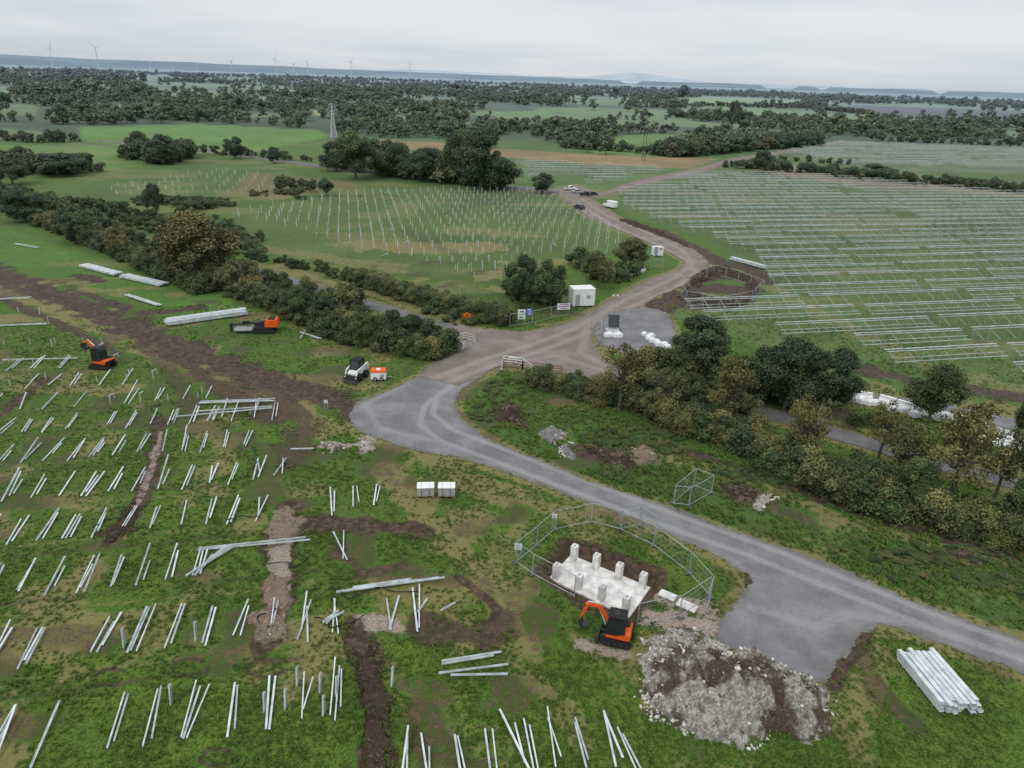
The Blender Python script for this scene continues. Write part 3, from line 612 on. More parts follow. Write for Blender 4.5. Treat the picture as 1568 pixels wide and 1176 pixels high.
for i,(v,(ua,ub)) in enumerate(zip(rowv,lim)):
    c0=np.array(P(200,v)); ca=np.array(P(ua,v)); cb=np.array(P(ub,v)); t=(ca-c0)@e1
    while t<(cb-c0)@e1:
        c=c0+e1*t
        if random.random()<.95: lay(c+e2*random.gauss(0,.15),random.choice([1,2,2,2,3]) if i<7 else random.choice([1,1,2]))
        t+=random.uniform(1.9,2.3) if i<7 else random.uniform(2.4,3.2)
for u,v in [(620,1168),(655,1175),(703,1165),(752,1150),(792,1140),(815,1152),(846,1135),(890,1135),(935,1130),(965,1155),(510,768),(545,762),(577,758),(523,840),(600,940),(640,935),(470,952),(512,945)]: lay(P(u,v),2,.09)
for u,v in [(490,1060),(515,1065),(455,1050),(437,1085),(600,1050),(262,1078),(190,990),(300,980),(495,1095),(405,1090)]:
    x,y=P(u,v); mb.chan((x,y,-.1),(x+.1,y+.1,1.5),.16,.12,0,.3)
mb.build('steel_pile',[STEEL])
mb=MB()
def rail(px,w=.12,z=.25,n=1):
    a,b=PP(px)
    for j in range(n):
        o=random.uniform(-.25,.25)*j; mb.chan((a[0],a[1]+o,z),(b[0]+random.uniform(-.3,.3),b[1]+o*1.6,z+random.uniform(-.05,.1)),w,.1,0)
for q,n_ in [([(5,553),(120,551)],1),([(305,619),(418,615)],3),([(0,500),(72,497)],2),([(0,459),(48,457)],2),([(515,910),(677,888)],2),([(540,905),(630,893)],4),([(303,845),(470,829)],2),([(285,885),(355,840)],2),([(300,882),(330,850)],2),([(320,860),(345,840)],2),
             ([(676,1020),(762,1008)],2),([(690,1037),(780,1036)],1),([(672,1034),(775,1020)],1),([(25,374),(60,380)],3),([(445,690),(480,690)],1),([(495,955),(523,938)],2),([(500,958),(515,945)],1),([(640,940),(650,920)],1),([(675,938),(697,925)],1),([(460,510),(490,520)],3),([(460,520),(470,508)],2),
             ([(270,640),(420,628)],1),([(300,632),(415,624)],1),([(340,640),(350,612)],1),([(390,636),(400,612)],1)]:
    rail(q,.12,.2,n_)
mb.build('loose_steel_rail',[STEEL])
posts('pile_field',[(0,505),(150,515),(310,600),(430,640),(300,640),(100,610),(0,600)],6.9,3.2,1.0,.45,.08)
posts('pile_field',[(-60,470),(60,470),(100,500),(-60,505)],6.9,3.2,1.3,.7,.09)
# black cable ducts lying along the trenches
mb=MB()
for q in [[(372,735),(385,722),(392,705),(388,690)],[(140,812),(160,796),(185,800),(200,780)],[(395,845),(415,862),(450,870),(470,858)],[(345,800),(370,792),(400,795)],[(505,905),(540,915),(590,900),(640,912)],[(540,1000),(552,1030),(548,1075)],[(408,970),(400,945),(425,935)],[(245,640),(235,625),(245,618)],[(60,577),(40,590),(20,585)],[(480,950),(520,962),(560,945)]]:
    pts=PP(q); A=np.array(pts); t=np.linspace(0,len(A)-1,16)
    cx=np.interp(t,range(len(A)),A[:,0])+.25*np.sin(t*5); cy=np.interp(t,range(len(A)),A[:,1])+.2*np.cos(t*4)
    for i in range(15): mb.tube((cx[i],cy[i],.12+.1*math.sin(i)),(cx[i+1],cy[i+1],.12+.1*math.sin(i+1)),.045,.045,0,5)
mb.build('black_cable_duct',[BLACK])
# beam stacks
def stack(a,b,width,n,layers,w):
    (ax,ay),(bx,by)=P(*a),P(*b); d=np.array([bx-ax,by-ay]); L=np.linalg.norm(d); d/=L; s=np.array([-d[1],d[0]]); mb=MB()
    for k in (.15,.5,.85):
        c=np.array([ax,ay])+d*L*k; mb.beam((*(c-s*width/2),.06),(*(c+s*width/2),.06),.12,.12,1)
    for l in range(layers):
        for i in range(n):
            o=(i-(n-1)/2)*width/n+random.gauss(0,.015); j=random.gauss(0,.16); z=.12+w*.5+l*w*1.04+random.uniform(0,.015)
            p=np.array([ax,ay])+s*o+d*j; q=np.array([bx,by])+s*(o+random.gauss(0,.01))+d*j
            mb.chan((*p,z),(*q,z),width/n*.80,w*.9,0,math.pi if random.random()<.75 else 0,.02)
    return mb.build('steel_beam_stack',[STEEL,WOOD])
stack((1400,1010),(1468,1092),2.7,7,4,.17); stack((254,497),(376,480),2.2,7,3,.2); stack((128,408),(182,422),1.8,5,2,.2); stack((190,424),(252,438),1.8,5,2,.2); stack((194,453),(244,469),.7,3,1,.2)
stack((1120,398),(1172,412),1.,4,2,.3)
# ---------------------------------------------------------------- mounds
def ico():
    t=(1+5**.5)/2; v=np.array([(-1,t,0),(1,t,0),(-1,-t,0),(1,-t,0),(0,-1,t),(0,1,t),(0,-1,-t),(0,1,-t),(t,0,-1),(t,0,1),(-t,0,-1),(-t,0,1)],float); v/=np.linalg.norm(v[0])
    f=[(0,11,5),(0,5,1),(0,1,7),(0,7,10),(0,10,11),(1,5,9),(5,11,4),(11,10,2),(10,7,6),(7,1,8),(3,9,4),(3,4,2),(3,2,6),(3,6,8),(3,8,9),(4,9,5),(2,4,11),(6,2,10),(8,6,7),(9,8,1)]
    return v,f
IV,IF=ico()
def soil(name,a,b,c,sc=1.5,lo=.48,hi=.64,b0=.42,b1=.58):
    m,nt,bs=newmat(name,.95,0,.1); p=pos(nt); n0=noise(nt,p,sc*.3,3,.6); n1=noise(nt,p,sc*2.0,5,.75); n2=noise(nt,p,sc*6,4,.7)
    k=mix(nt,thr(nt,n1,lo,hi),a,c); k=mix(nt,thr(nt,n0,b0,b1),k,b); k=mix(nt,mth(nt,'MULTIPLY',thr(nt,n1,.56,.66),.7),k,c); k=mix(nt,thr(nt,n2,.55,.38),k,mix(nt,1.,k,(.55,.55,.52),'MULTIPLY')); wire(nt,k,bs.inputs['Base Color']); bump(nt,bs,n2,1.,.15); return m
RUB=soil('chalky_rubble',(.29,.275,.23),(.125,.098,.068),(.55,.53,.48),1.3,.42,.60,.50,.60); STN=plain('limestone',(.54,.52,.47),.9,0,.4,3); SOIL=soil('dark_topsoil',(.05,.037,.025),(.08,.06,.04),(.12,.10,.075)); PALES=soil('pale_subsoil',(.23,.175,.125),(.28,.215,.16),(.40,.33,.27)); GRAVM=soil('gravel_heap',(.2,.2,.2),(.26,.26,.25),(.36,.36,.35)); DIRTR=plain('soil_clod',(.11,.085,.06),.95,0,.4,4)
def mound(name,px,h,mat,rm,cell=.2,rocks=200,rs=.18,k=1.4,pr=.75,rug=.55):
    poly=PP(px); A=np.array(poly); lo=A.min(0)-.8; hi=A.max(0)+.8
    X,Y=np.meshgrid(np.arange(lo[0],hi[0],cell),np.arange(lo[1],hi[1],cell)); sh=X.shape; x=X.ravel(); y=Y.ravel()
    d=sdf(x,y,poly)+(fbm(x*.9,y*.9,3,3)-.5)*1.6
    z=h*(1-np.exp(-np.clip(d,0,99)/k))*(.30+1.25*fbm(x*.45,y*.45,3,11))+(fbm(x*1.6,y*1.6,5,5)-.5)*rug*np.clip(d+.3,0,1)*min(1.3,h)
    z=np.where(d<0,-.15+np.clip(d,-1,0)*.1,z)
    idx=np.arange(x.size).reshape(sh); q=np.stack([idx[:-1,:-1],idx[:-1,1:],idx[1:,1:],idx[1:,:-1]],-1).reshape(-1,4); q=q[(d[q]>-.5).all(1)]
    mb=MB(); mb.add(np.stack([x,y,z],1).tolist(),q.tolist(),0)
    g=np.nonzero(d>-.5)[0]; cl=fbm(x[g]*.7,y[g]*.7,2,15)**4; cl/=cl.sum()
    for i in RNG.choice(g,rocks,p=cl):
        s=rs*(.25+random.random()**4*1.6); v=IV*s*(1+.3*RNG.standard_normal((12,1)))*np.array([1,random.uniform(.6,1),random.uniform(.5,.8)])
        a=random.uniform(0,6.28); R=np.array([[math.cos(a),-math.sin(a),0],[math.sin(a),math.cos(a),0],[0,0,1]]); v=v@R.T+np.array([x[i]+random.uniform(-.1,.1),y[i]+random.uniform(-.1,.1),max(z[i],0)+s*.05])
        mb.add(v.tolist(),IF,1 if random.random()<pr else 2)
    return mb.build(name,[mat,rm,DIRTR])
mound('rubble_mound',[(972,1005),(1005,985),(1060,1000),(1130,1010),(1200,1030),(1262,1062),(1280,1105),(1240,1130),(1190,1118),(1135,1142),(1080,1135),(1020,1105),(985,1060)],2.5,RUB,STN,.09,1300,.10,1.5,.75,1.3)
mound('rubble_mound',[(985,985),(1010,960),(1060,965),(1110,990),(1140,1015),(1080,1015),(1030,1005)],.6,RUB,STN,.12,200,.10,rug=.9)
mound('soil_mound',[(755,628),(785,618),(805,635),(795,648),(765,645)],1.2,SOIL,DIRTR,.25,120,.2)
mound('gravel_heap',[(822,658),(850,652),(868,668),(845,678)],.8,GRAVM,STN,.2,60,.12)
mound('gravel_heap',[(860,678),(876,680),(878,698),(862,695)],.8,GRAVM,STN,.2,60,.12)
mound('subsoil_heap',[(968,690),(985,682),(1005,690),(1008,708),(978,712)],1.1,PALES,plain('pale_stone',(.40,.32,.24)),.2,100,.12)
mound('soil_mound',[(905,690),(935,688),(965,700),(960,716),(925,708)],.9,SOIL,DIRTR,.25,120,.2)
mound('soil_mound',[(1110,745),(1150,745),(1165,765),(1130,768)],.6,SOIL,DIRTR,.25,80,.2)
mound('rubble_mound',[(1155,755),(1180,758),(1175,778),(1155,775)],.5,RUB,STN,.2,60,.12)
mound('rubble_mound',[(548,672),(565,668),(572,688),(552,690)],.35,RUB,STN,.15,60,.1)
mound('rubble_mound',[(484,675),(500,672),(530,682),(528,690),(498,688)],.25,RUB,STN,.15,60,.1)
mound('subsoil_heap',[(395,905),(415,880),(440,890),(445,930),(410,940)],.35,PALES,DIRTR,.11,70,.06)
mound('subsoil_heap',[(402,800),(430,778),(462,790),(455,815),(415,830)],.35,PALES,DIRTR,.11,70,.06)
mound('subsoil_heap',[(378,945),(405,930),(440,950),(435,978),(395,978)],.3,PALES,DIRTR,.11,70,.06)
mound('soil_mound',[(555,990),(580,985),(590,1060),(592,1200),(560,1200),(552,1080)],.3,SOIL,DIRTR,.12,200,.07)
mound('soil_mound',[(150,815),(190,790),(205,760),(215,770),(200,815),(165,832)],.25,SOIL,DIRTR,.15,80,.08)
mound('soil_mound',[(1052,432),(1075,415),(1110,410),(1150,425),(1165,445),(1150,455),(1140,432),(1105,420),(1080,425),(1068,440)],1.3,SOIL,DIRTR,.35,200,.3)
mound('soil_mound',[(1055,440),(1068,448),(1100,460),(1140,455),(1160,462),(1110,474),(1060,465),(1040,455)],1.0,SOIL,DIRTR,.35,200,.3)
mound('soil_mound',[(945,338),(1000,358),(1060,382),(1050,372),(1000,350),(955,333)],.6,SOIL,DIRTR,.4,100,.3)
mound('soil_mound',[(1455,845),(1500,850),(1498,862),(1460,858)],.5,SOIL,DIRTR,.25,70,.18)
# ---------------------------------------------------------------- foundation
mb=MB(); c=[P(u,v,PITZ) for u,v in [(840,886),(874,850),(996,900),(964,946)]]
def quadslab(mb,c,z0,z1,m):
    mb.add([(x,y,z0) for x,y in c]+[(x,y,z1) for x,y in c],[[0,1,2,3][::-1],[4,5,6,7],[0,1,5,4],[1,2,6,5],[2,3,7,6],[3,0,4,7]],m)
quadslab(mb,c,PITZ-.12,PITZ+.06,0)
C=[np.array(p) for p in c]; ang=math.atan2(C[2][1]-C[1][1],C[2][0]-C[1][0])
for i in range(4):
    t=.07+i*.285
    for s in (.1,.9):
        hh=1.35
        p=(C[1]*(1-t)+C[2]*t)*(1-s)+(C[0]*(1-t)+C[3]*t)*s
        mb.box(p[0],p[1],PITZ+.06+hh/2,.5,.55,hh,0,ang); mb.box(p[0],p[1],PITZ+.075+hh,.2,.3,.03,1,ang)
mb.build('concrete_foundation',[CONC,GREY],bevel=.015)
mb=MB()
for i,(u,v,sx,sy) in enumerate([(1022,912,1.3,.8),(1052,928,1.5,.9)]):
    x,y=P(u,v); mb.box(x,y,.04,sx,sy,.1,0,ang-.05*i)
mb.build('concrete_slab_offcut',[CONC],bevel=.02)
# ---------------------------------------------------------------- fences
def heras(px,h=2.0,wires=.3,name='mesh_fence',r=.03):
    pts=PP(px); mb=MB()
    for (ax,ay),(bx,by) in zip(pts[:-1],pts[1:]):
        L=math.hypot(bx-ax,by-ay); m=max(1,round(L/3.4)); d=((bx-ax)/L,(by-ay)/L)
        for i in range(m):
            t0=i/m;t1=(i+1)/m; p=(ax+(bx-ax)*t0+d[0]*.05,ay+(by-ay)*t0+d[1]*.05); q=(ax+(bx-ax)*t1-d[0]*.05,ay+(by-ay)*t1-d[1]*.05); jx=random.uniform(-.06,.06)
            for z in (.15,h): mb.tube((*p,z),(q[0]+jx,q[1],z),r,r,0,5)
            for e in (p,(q[0]+jx,q[1])): mb.tube((*e,0),(*e,h),r,r,0,5)
            mb.box(p[0],p[1],.06,.55,.2,.12,1,math.atan2(d[1],d[0])+1.57)
            l=math.hypot(q[0]-p[0],q[1]-p[1]); nw=int(l/wires)
            for k in range(1,nw): a=(p[0]+(q[0]-p[0])*k/nw,p[1]+(q[1]-p[1])*k/nw); mb.beam((*a,.15),(*a,h),.007,.007,0)
            for k in range(1,4): z=.15+(h-.15)*k/4; mb.beam((*p,z),(*q,z),.007,.007,0)
    return mb.build(name,[STEELD,plain('fence_foot',(.12,.12,.12))])
heras([(790,862),(850,812),(905,800),(950,812),(1000,836),(1055,878),(1088,915),(1080,940)]); heras([(1085,915),(1040,945),(975,958)]); heras([(790,862),(815,880),(880,915)])
heras([(948,812),(980,805),(1005,822)]); heras([(1030,772),(1062,745),(1090,755),(1055,775),(1030,772)])
heras([(1042,452),(1060,432),(1092,420),(1130,430),(1168,445),(1150,462),(1100,472),(1050,462),(1042,452)],2,.8,r=.04)
heras([(780,500),(815,495),(870,482)],2,.6,r=.035); heras([(905,505),(918,495),(920,525),(905,535)],2,.6,r=.035); heras([(960,425),(985,412),(1015,408)],1.6,.8,r=.04)
mb=MB(); pts=PP([(770,562),(800,566),(860,573)])
for (ax,ay),(bx,by) in zip(pts[:-1],pts[1:]):
    L=math.hypot(bx-ax,by-ay); m=int(L/1.8)
    for i in range(m+1): x=ax+(bx-ax)*i/m; y=ay+(by-ay)*i/m; mb.box(x,y,.6,.14,.14,1.3,0)
    for z in (.4,.75,1.1): mb.beam((ax,ay,z),(bx,by,z),.05,.14,0)
mb.build('timber_post_and_rail_fence',[WOOD])
def barrier(px,name='pedestrian_barrier',h=1.1):
    pts=PP(px); mb=MB()
    for (ax,ay),(bx,by) in zip(pts[:-1],pts[1:]):
        L=math.hypot(bx-ax,by-ay); m=max(1,int(L/2)); 
        for i in range(m+1): x=ax+(bx-ax)*i/m; y=ay+(by-ay)*i/m; mb.tube((x,y,0),(x,y,h),.05,.05,0,6); mb.box(x,y,.05,.5,.3,.1,1)
        for z in (.25,.7,h): mb.tube((ax,ay,z),(bx,by,z),.045,.045,0,5)
    return mb.build(name,[STEEL,GREY])
barrier([(684,545),(690,528),(712,520),(727,524)]); barrier([(768,566),(772,556),(800,560),(815,572)]); barrier([(684,532),(697,540),(712,532)])
def sign(name,u,v,w,h,z0,mats,rz=0,rows=3):
    x,y=P(u,v); mb=MB(); mb.tube((-w*.4,0,0),(-w*.4,0,z0+h),.04,.04,1,6); mb.tube((w*.4,0,0),(w*.4,0,z0+h),.04,.04,1,6)
    mb.box(0,-.06,z0+h/2,w,.04,h,0)
    for i in range(rows): mb.box(random.uniform(-.05,.05)*w,-.085,z0+h*(.2+.6*i/max(1,rows-1)),w*random.uniform(.5,.8),.01,h*.12,2+i%2)
    return mb.build(name,[mats[0],STEELD,mats[1],mats[2]],(x,y,0),rz)
sign('site_safety_sign',798,496,1.2,1.6,.8,(WHITE,BLUE,GREENP),.1); sign('site_safety_sign',810,492,1.1,1.2,1.,(BLUE,WHITE,WHITE),.1); sign('site_safety_sign',862,482,2.2,1.1,.9,(WHITE,RED,BLUE),.2); sign('site_safety_sign',785,560,1.1,1.,.3,(WHITE,GREY,GREY)); sign('site_safety_sign',704,537,1.1,1.2,.3,(WHITE,GREY,GREY))
sign('site_safety_sign',793,849,.6,.6,.5,(WHITE,GREY,GREY)); sign('site_safety_sign',848,812,.4,.4,1.3,(WHITE,GREY,GREY)); sign('site_safety_sign',500,628,.4,.4,.9,(WHITE,GREY,GREY))
x,y=P(715,495); mb=MB(); mb.tube((-.5,0,0),(0,0,1),.04,.04,1); mb.tube((.5,0,0),(0,0,1),.04,.04,1); mb.tube((0,.5,0),(0,0,1),.04,.04,1)
R=Matrix.Rotation(math.radians(45),4,'Y'); mb.T=Matrix.Translation((0,-.06,1.25))@R; mb.box(0,0,0,.95,.04,.95,0); mb.T=None; mb.box(0,-.09,1.25,.12,.01,.6,2); mb.build('roadworks_warning_sign',[ORANGE,STEELD,BLACK],(x,y,0))
def cabin(name,u,v,L,W,h,rz):
    x,y=P(u,v); mb=MB(); mb.box(0,0,h/2+.12,L,W,h,0); mb.box(0,0,h+.15,L+.08,W+.08,.07,0); mb.box(-L*.3,-W/2-.02,1.15,.85,.04,2,1); mb.box(-L*.3,-W/2-.045,1.15,.06,.02,.3,2)
    mb.box(L*.2,-W/2-.02,1.7,.7,.04,.6,1)
    for i in range(int(L/.35)): mb.box(-L/2+.2+i*.35,W/2+.02,h/2+.12,.08,.04,h*.95,0)
    for i in (-1,1):
        for j in (-1,1): mb.box(i*L*.45,j*W*.42,.06,.3,.3,.12,3)
    return mb.build(name,[WHITE,GREY,GLASS,CONC],(x,y,0),rz,bevel=.02)
cabin('site_cabin',890,466,3.9,2.6,2.9,.25); cabin('site_cabin',1006,391,2.2,1.6,1.8,.2)
x,y=P(938,506); mb=MB(); mb.box(0,0,.5,1.4,1.1,.9,0); mb.box(0,0,.06,2,1.6,.1,1); mb.tube((0,.3,.9),(0,.3,5.6),.07,.05,2,8)
for s in (-1,1): mb.beam((s*.9,0,0),(0,.2,1),.08,.08,2)
mb.T=Matrix.Translation((0,-.45,1.7))@Matrix.Rotation(math.radians(65),4,'X'); mb.box(0,0,0,1.7,2.0,.06,3); mb.T=None
mb.box(0,.3,5.7,.9,.12,.1,2); mb.box(-.35,.15,5.6,.2,.3,.16,0); mb.box(.35,.15,5.6,.2,.3,.16,0); mb.build('cctv_tower',[WHITE,CONC,STEELD,GLASS],(x,y,0))
def bags(name,px,n,s=.9,jit=.3,mat=WHITE):
    pts=PP(px); mb=MB(); Ls=[math.dist(a,b) for a,b in zip(pts[:-1],pts[1:])]; T=sum(Ls)
    for i in range(n):
        t=(i+.5)/n*T; j=0
        while j<len(Ls)-1 and t>Ls[j]: t-=Ls[j]; j+=1
        a,b=pts[j],pts[j+1]; x=a[0]+(b[0]-a[0])*t/Ls[j]+random.uniform(-jit,jit); y=a[1]+(b[1]-a[1])*t/Ls[j]+random.uniform(-jit,jit); q=s*random.uniform(.8,1.1)
        mb.box(x,y,q*.3,q*1.1,q*1.1,q*.6,0,random.uniform(-.3,.3)+.3,taper=.9); mb.box(x,y,q*.68,q*.95,q*.95,q*.16,0,random.uniform(-.3,.3),taper=.6)
    return mb.build(name,[mat],bevel=.06)
bags('bulk_bag',[(925,514),(950,516)],5); bags('bulk_bag',[(985,512),(1015,530),(1025,536)],8,.85,.5); bags('bulk_bag',[(955,425),(990,413)],6,.8)
def wallrow(px,w,h,seg,name):
    pts=PP(px); mb=MB()
    for (ax,ay),(bx,by) in zip(pts[:-1],pts[1:]):
        L=math.hypot(bx-ax,by-ay); a=math.atan2(by-ay,bx-ax); m=int(L/seg)
        for i in range(m):
            t=(i+.5)/m; x=ax+(bx-ax)*t; y=ay+(by-ay)*t; j=random.uniform(-.05,.05)
            mb.T=Matrix.Translation((x,y+j,0))@Matrix.Rotation(a+math.pi/2,4,'Z'); mb.prism([(-w/2,0),(w/2,0),(w/2,h*.3),(w*.22,h*.55),(w*.18,h),(-w*.18,h),(-w*.22,h*.55),(-w/2,h*.3)],-seg*.48,seg*.48,0)
    return mb.build(name,[WHITE])
wallrow([(1265,600),(1300,606),(1345,612),(1400,628)],1.,.8,2.,'road_barrier'); wallrow([(1405,632),(1480,648),(1520,664),(1600,690)],1.1,.9,2.,'road_barrier')
bags('bulk_bag',[(1300,612),(1350,622),(1400,638)],8,.9,.4); bags('bulk_bag',[(1430,640),(1460,648)],4,1.2)
wallrow([(1500,676),(1568,690),(1640,712)],.7,.8,2.,'road_barrier')
# ---------------------------------------------------------------- vehicles
def track(mb,y0,y1,L,h,m=1,mh=2):
    pr=[];r=h/2
    for i in range(7): a=math.pi/2+math.pi*i/6; pr.append((-L/2+r+math.cos(a)*r,r+math.sin(a)*r))
    for i in range(7): a=-math.pi/2+math.pi*i/6; pr.append((L/2-r+math.cos(a)*r,r+math.sin(a)*r))
    mb.prism(pr,y0,y1,m); yy=y0-.03 if y0<0 else y1+.03
    for i in range(5): x=-L/2+r+(L-2*r)*i/4; mb.tube((x,yy-.02,r),(x,yy+.02,r),r*.55,r*.55,mh,10)
    for i in range(int(L/.14)): x=-L/2+.1+i*.14; mb.box(x,(y0+y1)/2,h+.012,.05,y1-y0,.03,m)
def excavator(u,v,rz,sc=1.,up=0.,boom=((.9,1.0),(1.7,2.5),(2.7,2.7),(3.1,1.3))):
    mb=MB(); track(mb,-.95,-.55,2.3,.55); track(mb,.55,.95,2.3,.55); mb.box(0,0,.4,1.3,1.1,.3,2)
    mb.prism([(1.25,.05),(1.45,.05),(1.38,.45),(1.28,.45)],-.95,.95,2); mb.beam((.6,-.3,.35),(1.3,-.3,.25),.12,.12,2); mb.beam((.6,.3,.35),(1.3,.3,.25),.12,.12,2)
    mb.T=Matrix.Rotation(up,4,'Z'); mb.tube((0,0,.5),(0,0,.68),.45,.45,2,14)
    mb.prism([(-1.0,.68),(.75,.68),(.8,.95),(.1,1.0),(-.45,1.2),(-.9,1.2),(-1.05,1.05)],-.82,.82,0)
    mb.prism([(-1.1,.72),(-.98,.72),(-.98,1.1),(-1.1,1.0)],-.7,.7,3)
    mb.prism([(-.55,1.2),(.0,1.0),(.78,.97),(.70,2.45),(.55,2.62),(-.52,2.62),(-.62,2.4)],-.18,.84,4)
    for y in (-.19,.85):
        for a,b in (((-.57,1.2),(-.6,2.45)),((.76,1.),(.68,2.5)),((.1,1.02),(.1,2.58)),((-.55,2.5),(.66,2.54)),((-.55,1.3),(.74,1.2))): mb.beam((a[0],y,a[1]),(b[0],y,b[1]),.09,.06,3)
    mb.box(.03,.33,2.66,1.35,1.12,.09,3); mb.box(.15,.33,2.72,.4,.4,.05,2)
    mb.box(-.6,-.45,1.24,.6,.6,.10,3)
    b=boom; y=-.4
    def arm(p,q,w0,w1,wd=.10,m=0):
        dx,dz=q[0]-p[0],q[1]-p[1]; l=math.hypot(dx,dz); nx,nz=-dz/l,dx/l; mx,mz=(p[0]+q[0])/2,(p[1]+q[1])/2; w=max(w0,w1)*.6
        mb.prism([(p[0]-nx*w0/2,p[1]-nz*w0/2),(mx-nx*w,mz-nz*w),(q[0]-nx*w1/2,q[1]-nz*w1/2),(q[0]+nx*w1/2,q[1]+nz*w1/2),(mx+nx*w,mz+nz*w),(p[0]+nx*w0/2,p[1]+nz*w0/2)],y-wd,y+wd,m)
    arm(b[0],b[1],.22,.24); arm(b[1],b[2],.24,.15); arm((b[2][0]-.25,b[2][1]+.1),b[3],.2,.13,.08)
    mb.tube((.95,y,.8),(b[1][0]*.9,y,b[1][1]*.9-.25),.06,.05,5,8); mb.tube((b[1][0],y,b[1][1]+.25),(b[2][0]-.15,y,b[2][1]+.25),.06,.045,5,8)
    e=b[3]; mb.prism([(e[0]-.1,e[1]+.05),(e[0]+.12,e[1]-.05),(e[0]+.1,e[1]-.45),(e[0]-.15,e[1]-.75),(e[0]-.55,e[1]-.75),(e[0]-.7,e[1]-.45),(e[0]-.5,e[1]-.55),(e[0]-.2,e[1]-.5)],y-.32,y+.32,2)
    mb.T=None; x,yy=P(u,v); return mb.build('mini_excavator',[ORANGE,BLACK,DKMET,BLACK,GLASS,STEEL],(x,yy,0),rz,sc,bevel=.02)
excavator(944,978,math.radians(165),.93,.0,((.7,1.1),(1.6,2.4),(2.6,2.35),(2.9,1.0)))
excavator(160,562,math.radians(175),1.05,-.2,((.7,1.1),(1.3,2.2),(2.4,3.0),(3.1,2.6)))
mb=MB(); track(mb,-1.,-.6,3.,.6); track(mb,.6,1.,3.,.6); mb.box(0,0,.6,2.6,1.3,.35,2); mb.prism([(.3,.8),(1.9,.8),(2.0,1.2),(1.8,1.75),(.5,1.8),(.3,1.5)],-.85,.85,0); mb.box(1.1,0,1.84,.9,1.1,.08,3); mb.box(.22,.3,1.25,.1,.9,.6,4)
for s in (-.2,.2): mb.beam((-4.3,s,.9),(.4,s,1.35),.1,.16,2)
for i in range(9): t=i/8; mb.beam((-4.3+4.6*t,-.2,.9+.43*t),(-4.3+4.6*min(1,t+.12),.2,.92+.43*t),.05,.05,5)
mb.box(-2.3,0,1.25,.8,.5,.4,3); mb.tube((-.9,.0,.7),(-2.4,0,1.),.07,.07,5,8); mb.box(-4.3,0,.6,.2,.8,1.1,2); mb.box(-2.6,0,.35,2.4,1.4,.2,5); mb.box(-.6,.3,1.05,1.2,.8,.5,2)
x,y=P(405,507); mb.build('piling_rig',[ORANGE,BLACK,DKMET,BLACK,GLASS,STEELD],(x,y,0),.12,1.1,bevel=.02)
def wheel(mb,x,y,r,w,m=1,mh=2):
    mb.tube((x,y-w/2,r),(x,y+w/2,r),r,r,m,16); s=1 if y>0 else -1; mb.tube((x,y+s*w/2,r),(x,y+s*(w/2+.02),r),r*.55,r*.5,mh,12)
mb=MB()
for sx in (-.55,.55):
    for sy in (-.75,.75): wheel(mb,sx,sy,.4,.3)
mb.prism([(-1.2,.35),(.9,.35),(.95,.8),(.5,1.0),(-1.2,1.25)],-.55,.55,0); mb.prism([(-.7,1.1),(.45,.95),(.55,1.2),(.3,2.05),(-.7,2.05)],-.48,.48,4)
mb.box(-.2,0,2.1,1.1,1.05,.08,3); mb.box(-1.2,0,.85,.15,1.1,.6,3)
for s in (-.66,.66): mb.beam((-1.1,s,1.45),(.9,s,1.15),.12,.18,0); mb.beam((.9,s,1.2),(1.25,s,.4),.1,.16,0); mb.beam((-1.1,s,.8),(-1.1,s,1.5),.1,.2,0)
for a,b in (((-.7,1.1),(-.7,2.1)),((.5,1.),(.35,2.1))):
    for s in (-.5,.5): mb.beam((a[0],s,a[1]),(b[0],s,b[1]),.08,.08,3)
mb.prism([(1.15,.1),(1.75,.08),(1.7,.14),(1.3,.2),(1.25,.7),(1.15,.7)],-.85,.85,2)
x,y=P(547,578); mb.build('skid_steer_loader',[WHITE,BLACK,DKMET,BLACK,GLASS],(x,y,0),math.radians(250),1.2,bevel=.02)
mb=MB(); mb.box(0,0,.62,1.9,1.3,.95,0); mb.box(0,0,1.2,1.95,1.35,.22,1,taper=.93); mb.box(0,0,1.34,.5,.5,.08,0); mb.box(.5,-.67,.7,.5,.03,.4,3)
for s in (-.4,.4): wheel(mb,s,-.72,.25,.16,2,3); wheel(mb,s,.72,.25,.16,2,3)
mb.beam((.95,0,.3),(1.7,0,.3),.1,.1,3); x,y=P(580,580); mb.build('fuel_bowser',[WHITE,ORANGE,BLACK,GREY],(x,y,0),.1,bevel=.03)
for u in (652,684):
    x,y=P(u,757); mb=MB()
    for s in (-.7,0,.7): mb.box(s,0,.05,.14,1.1,.1,1)
    mb.box(0,0,.13,1.6,1.1,.05,1)
    for i in range(2):
        for j in range(3): mb.box(-.52+j*.52,0,.37+i*.42,.5,1.05,.4,0)
    for s in (-.4,.4): mb.box(s,0,.58,.05,1.07,.87,2)
    mb.box(0,0,1.0,1.6,1.1,.03,3); mb.build('pallet_of_blocks',[GREY,WOOD,BLACK,WHITE],(x,y,0),.12*(1 if u<660 else .5),1.,bevel=.01)
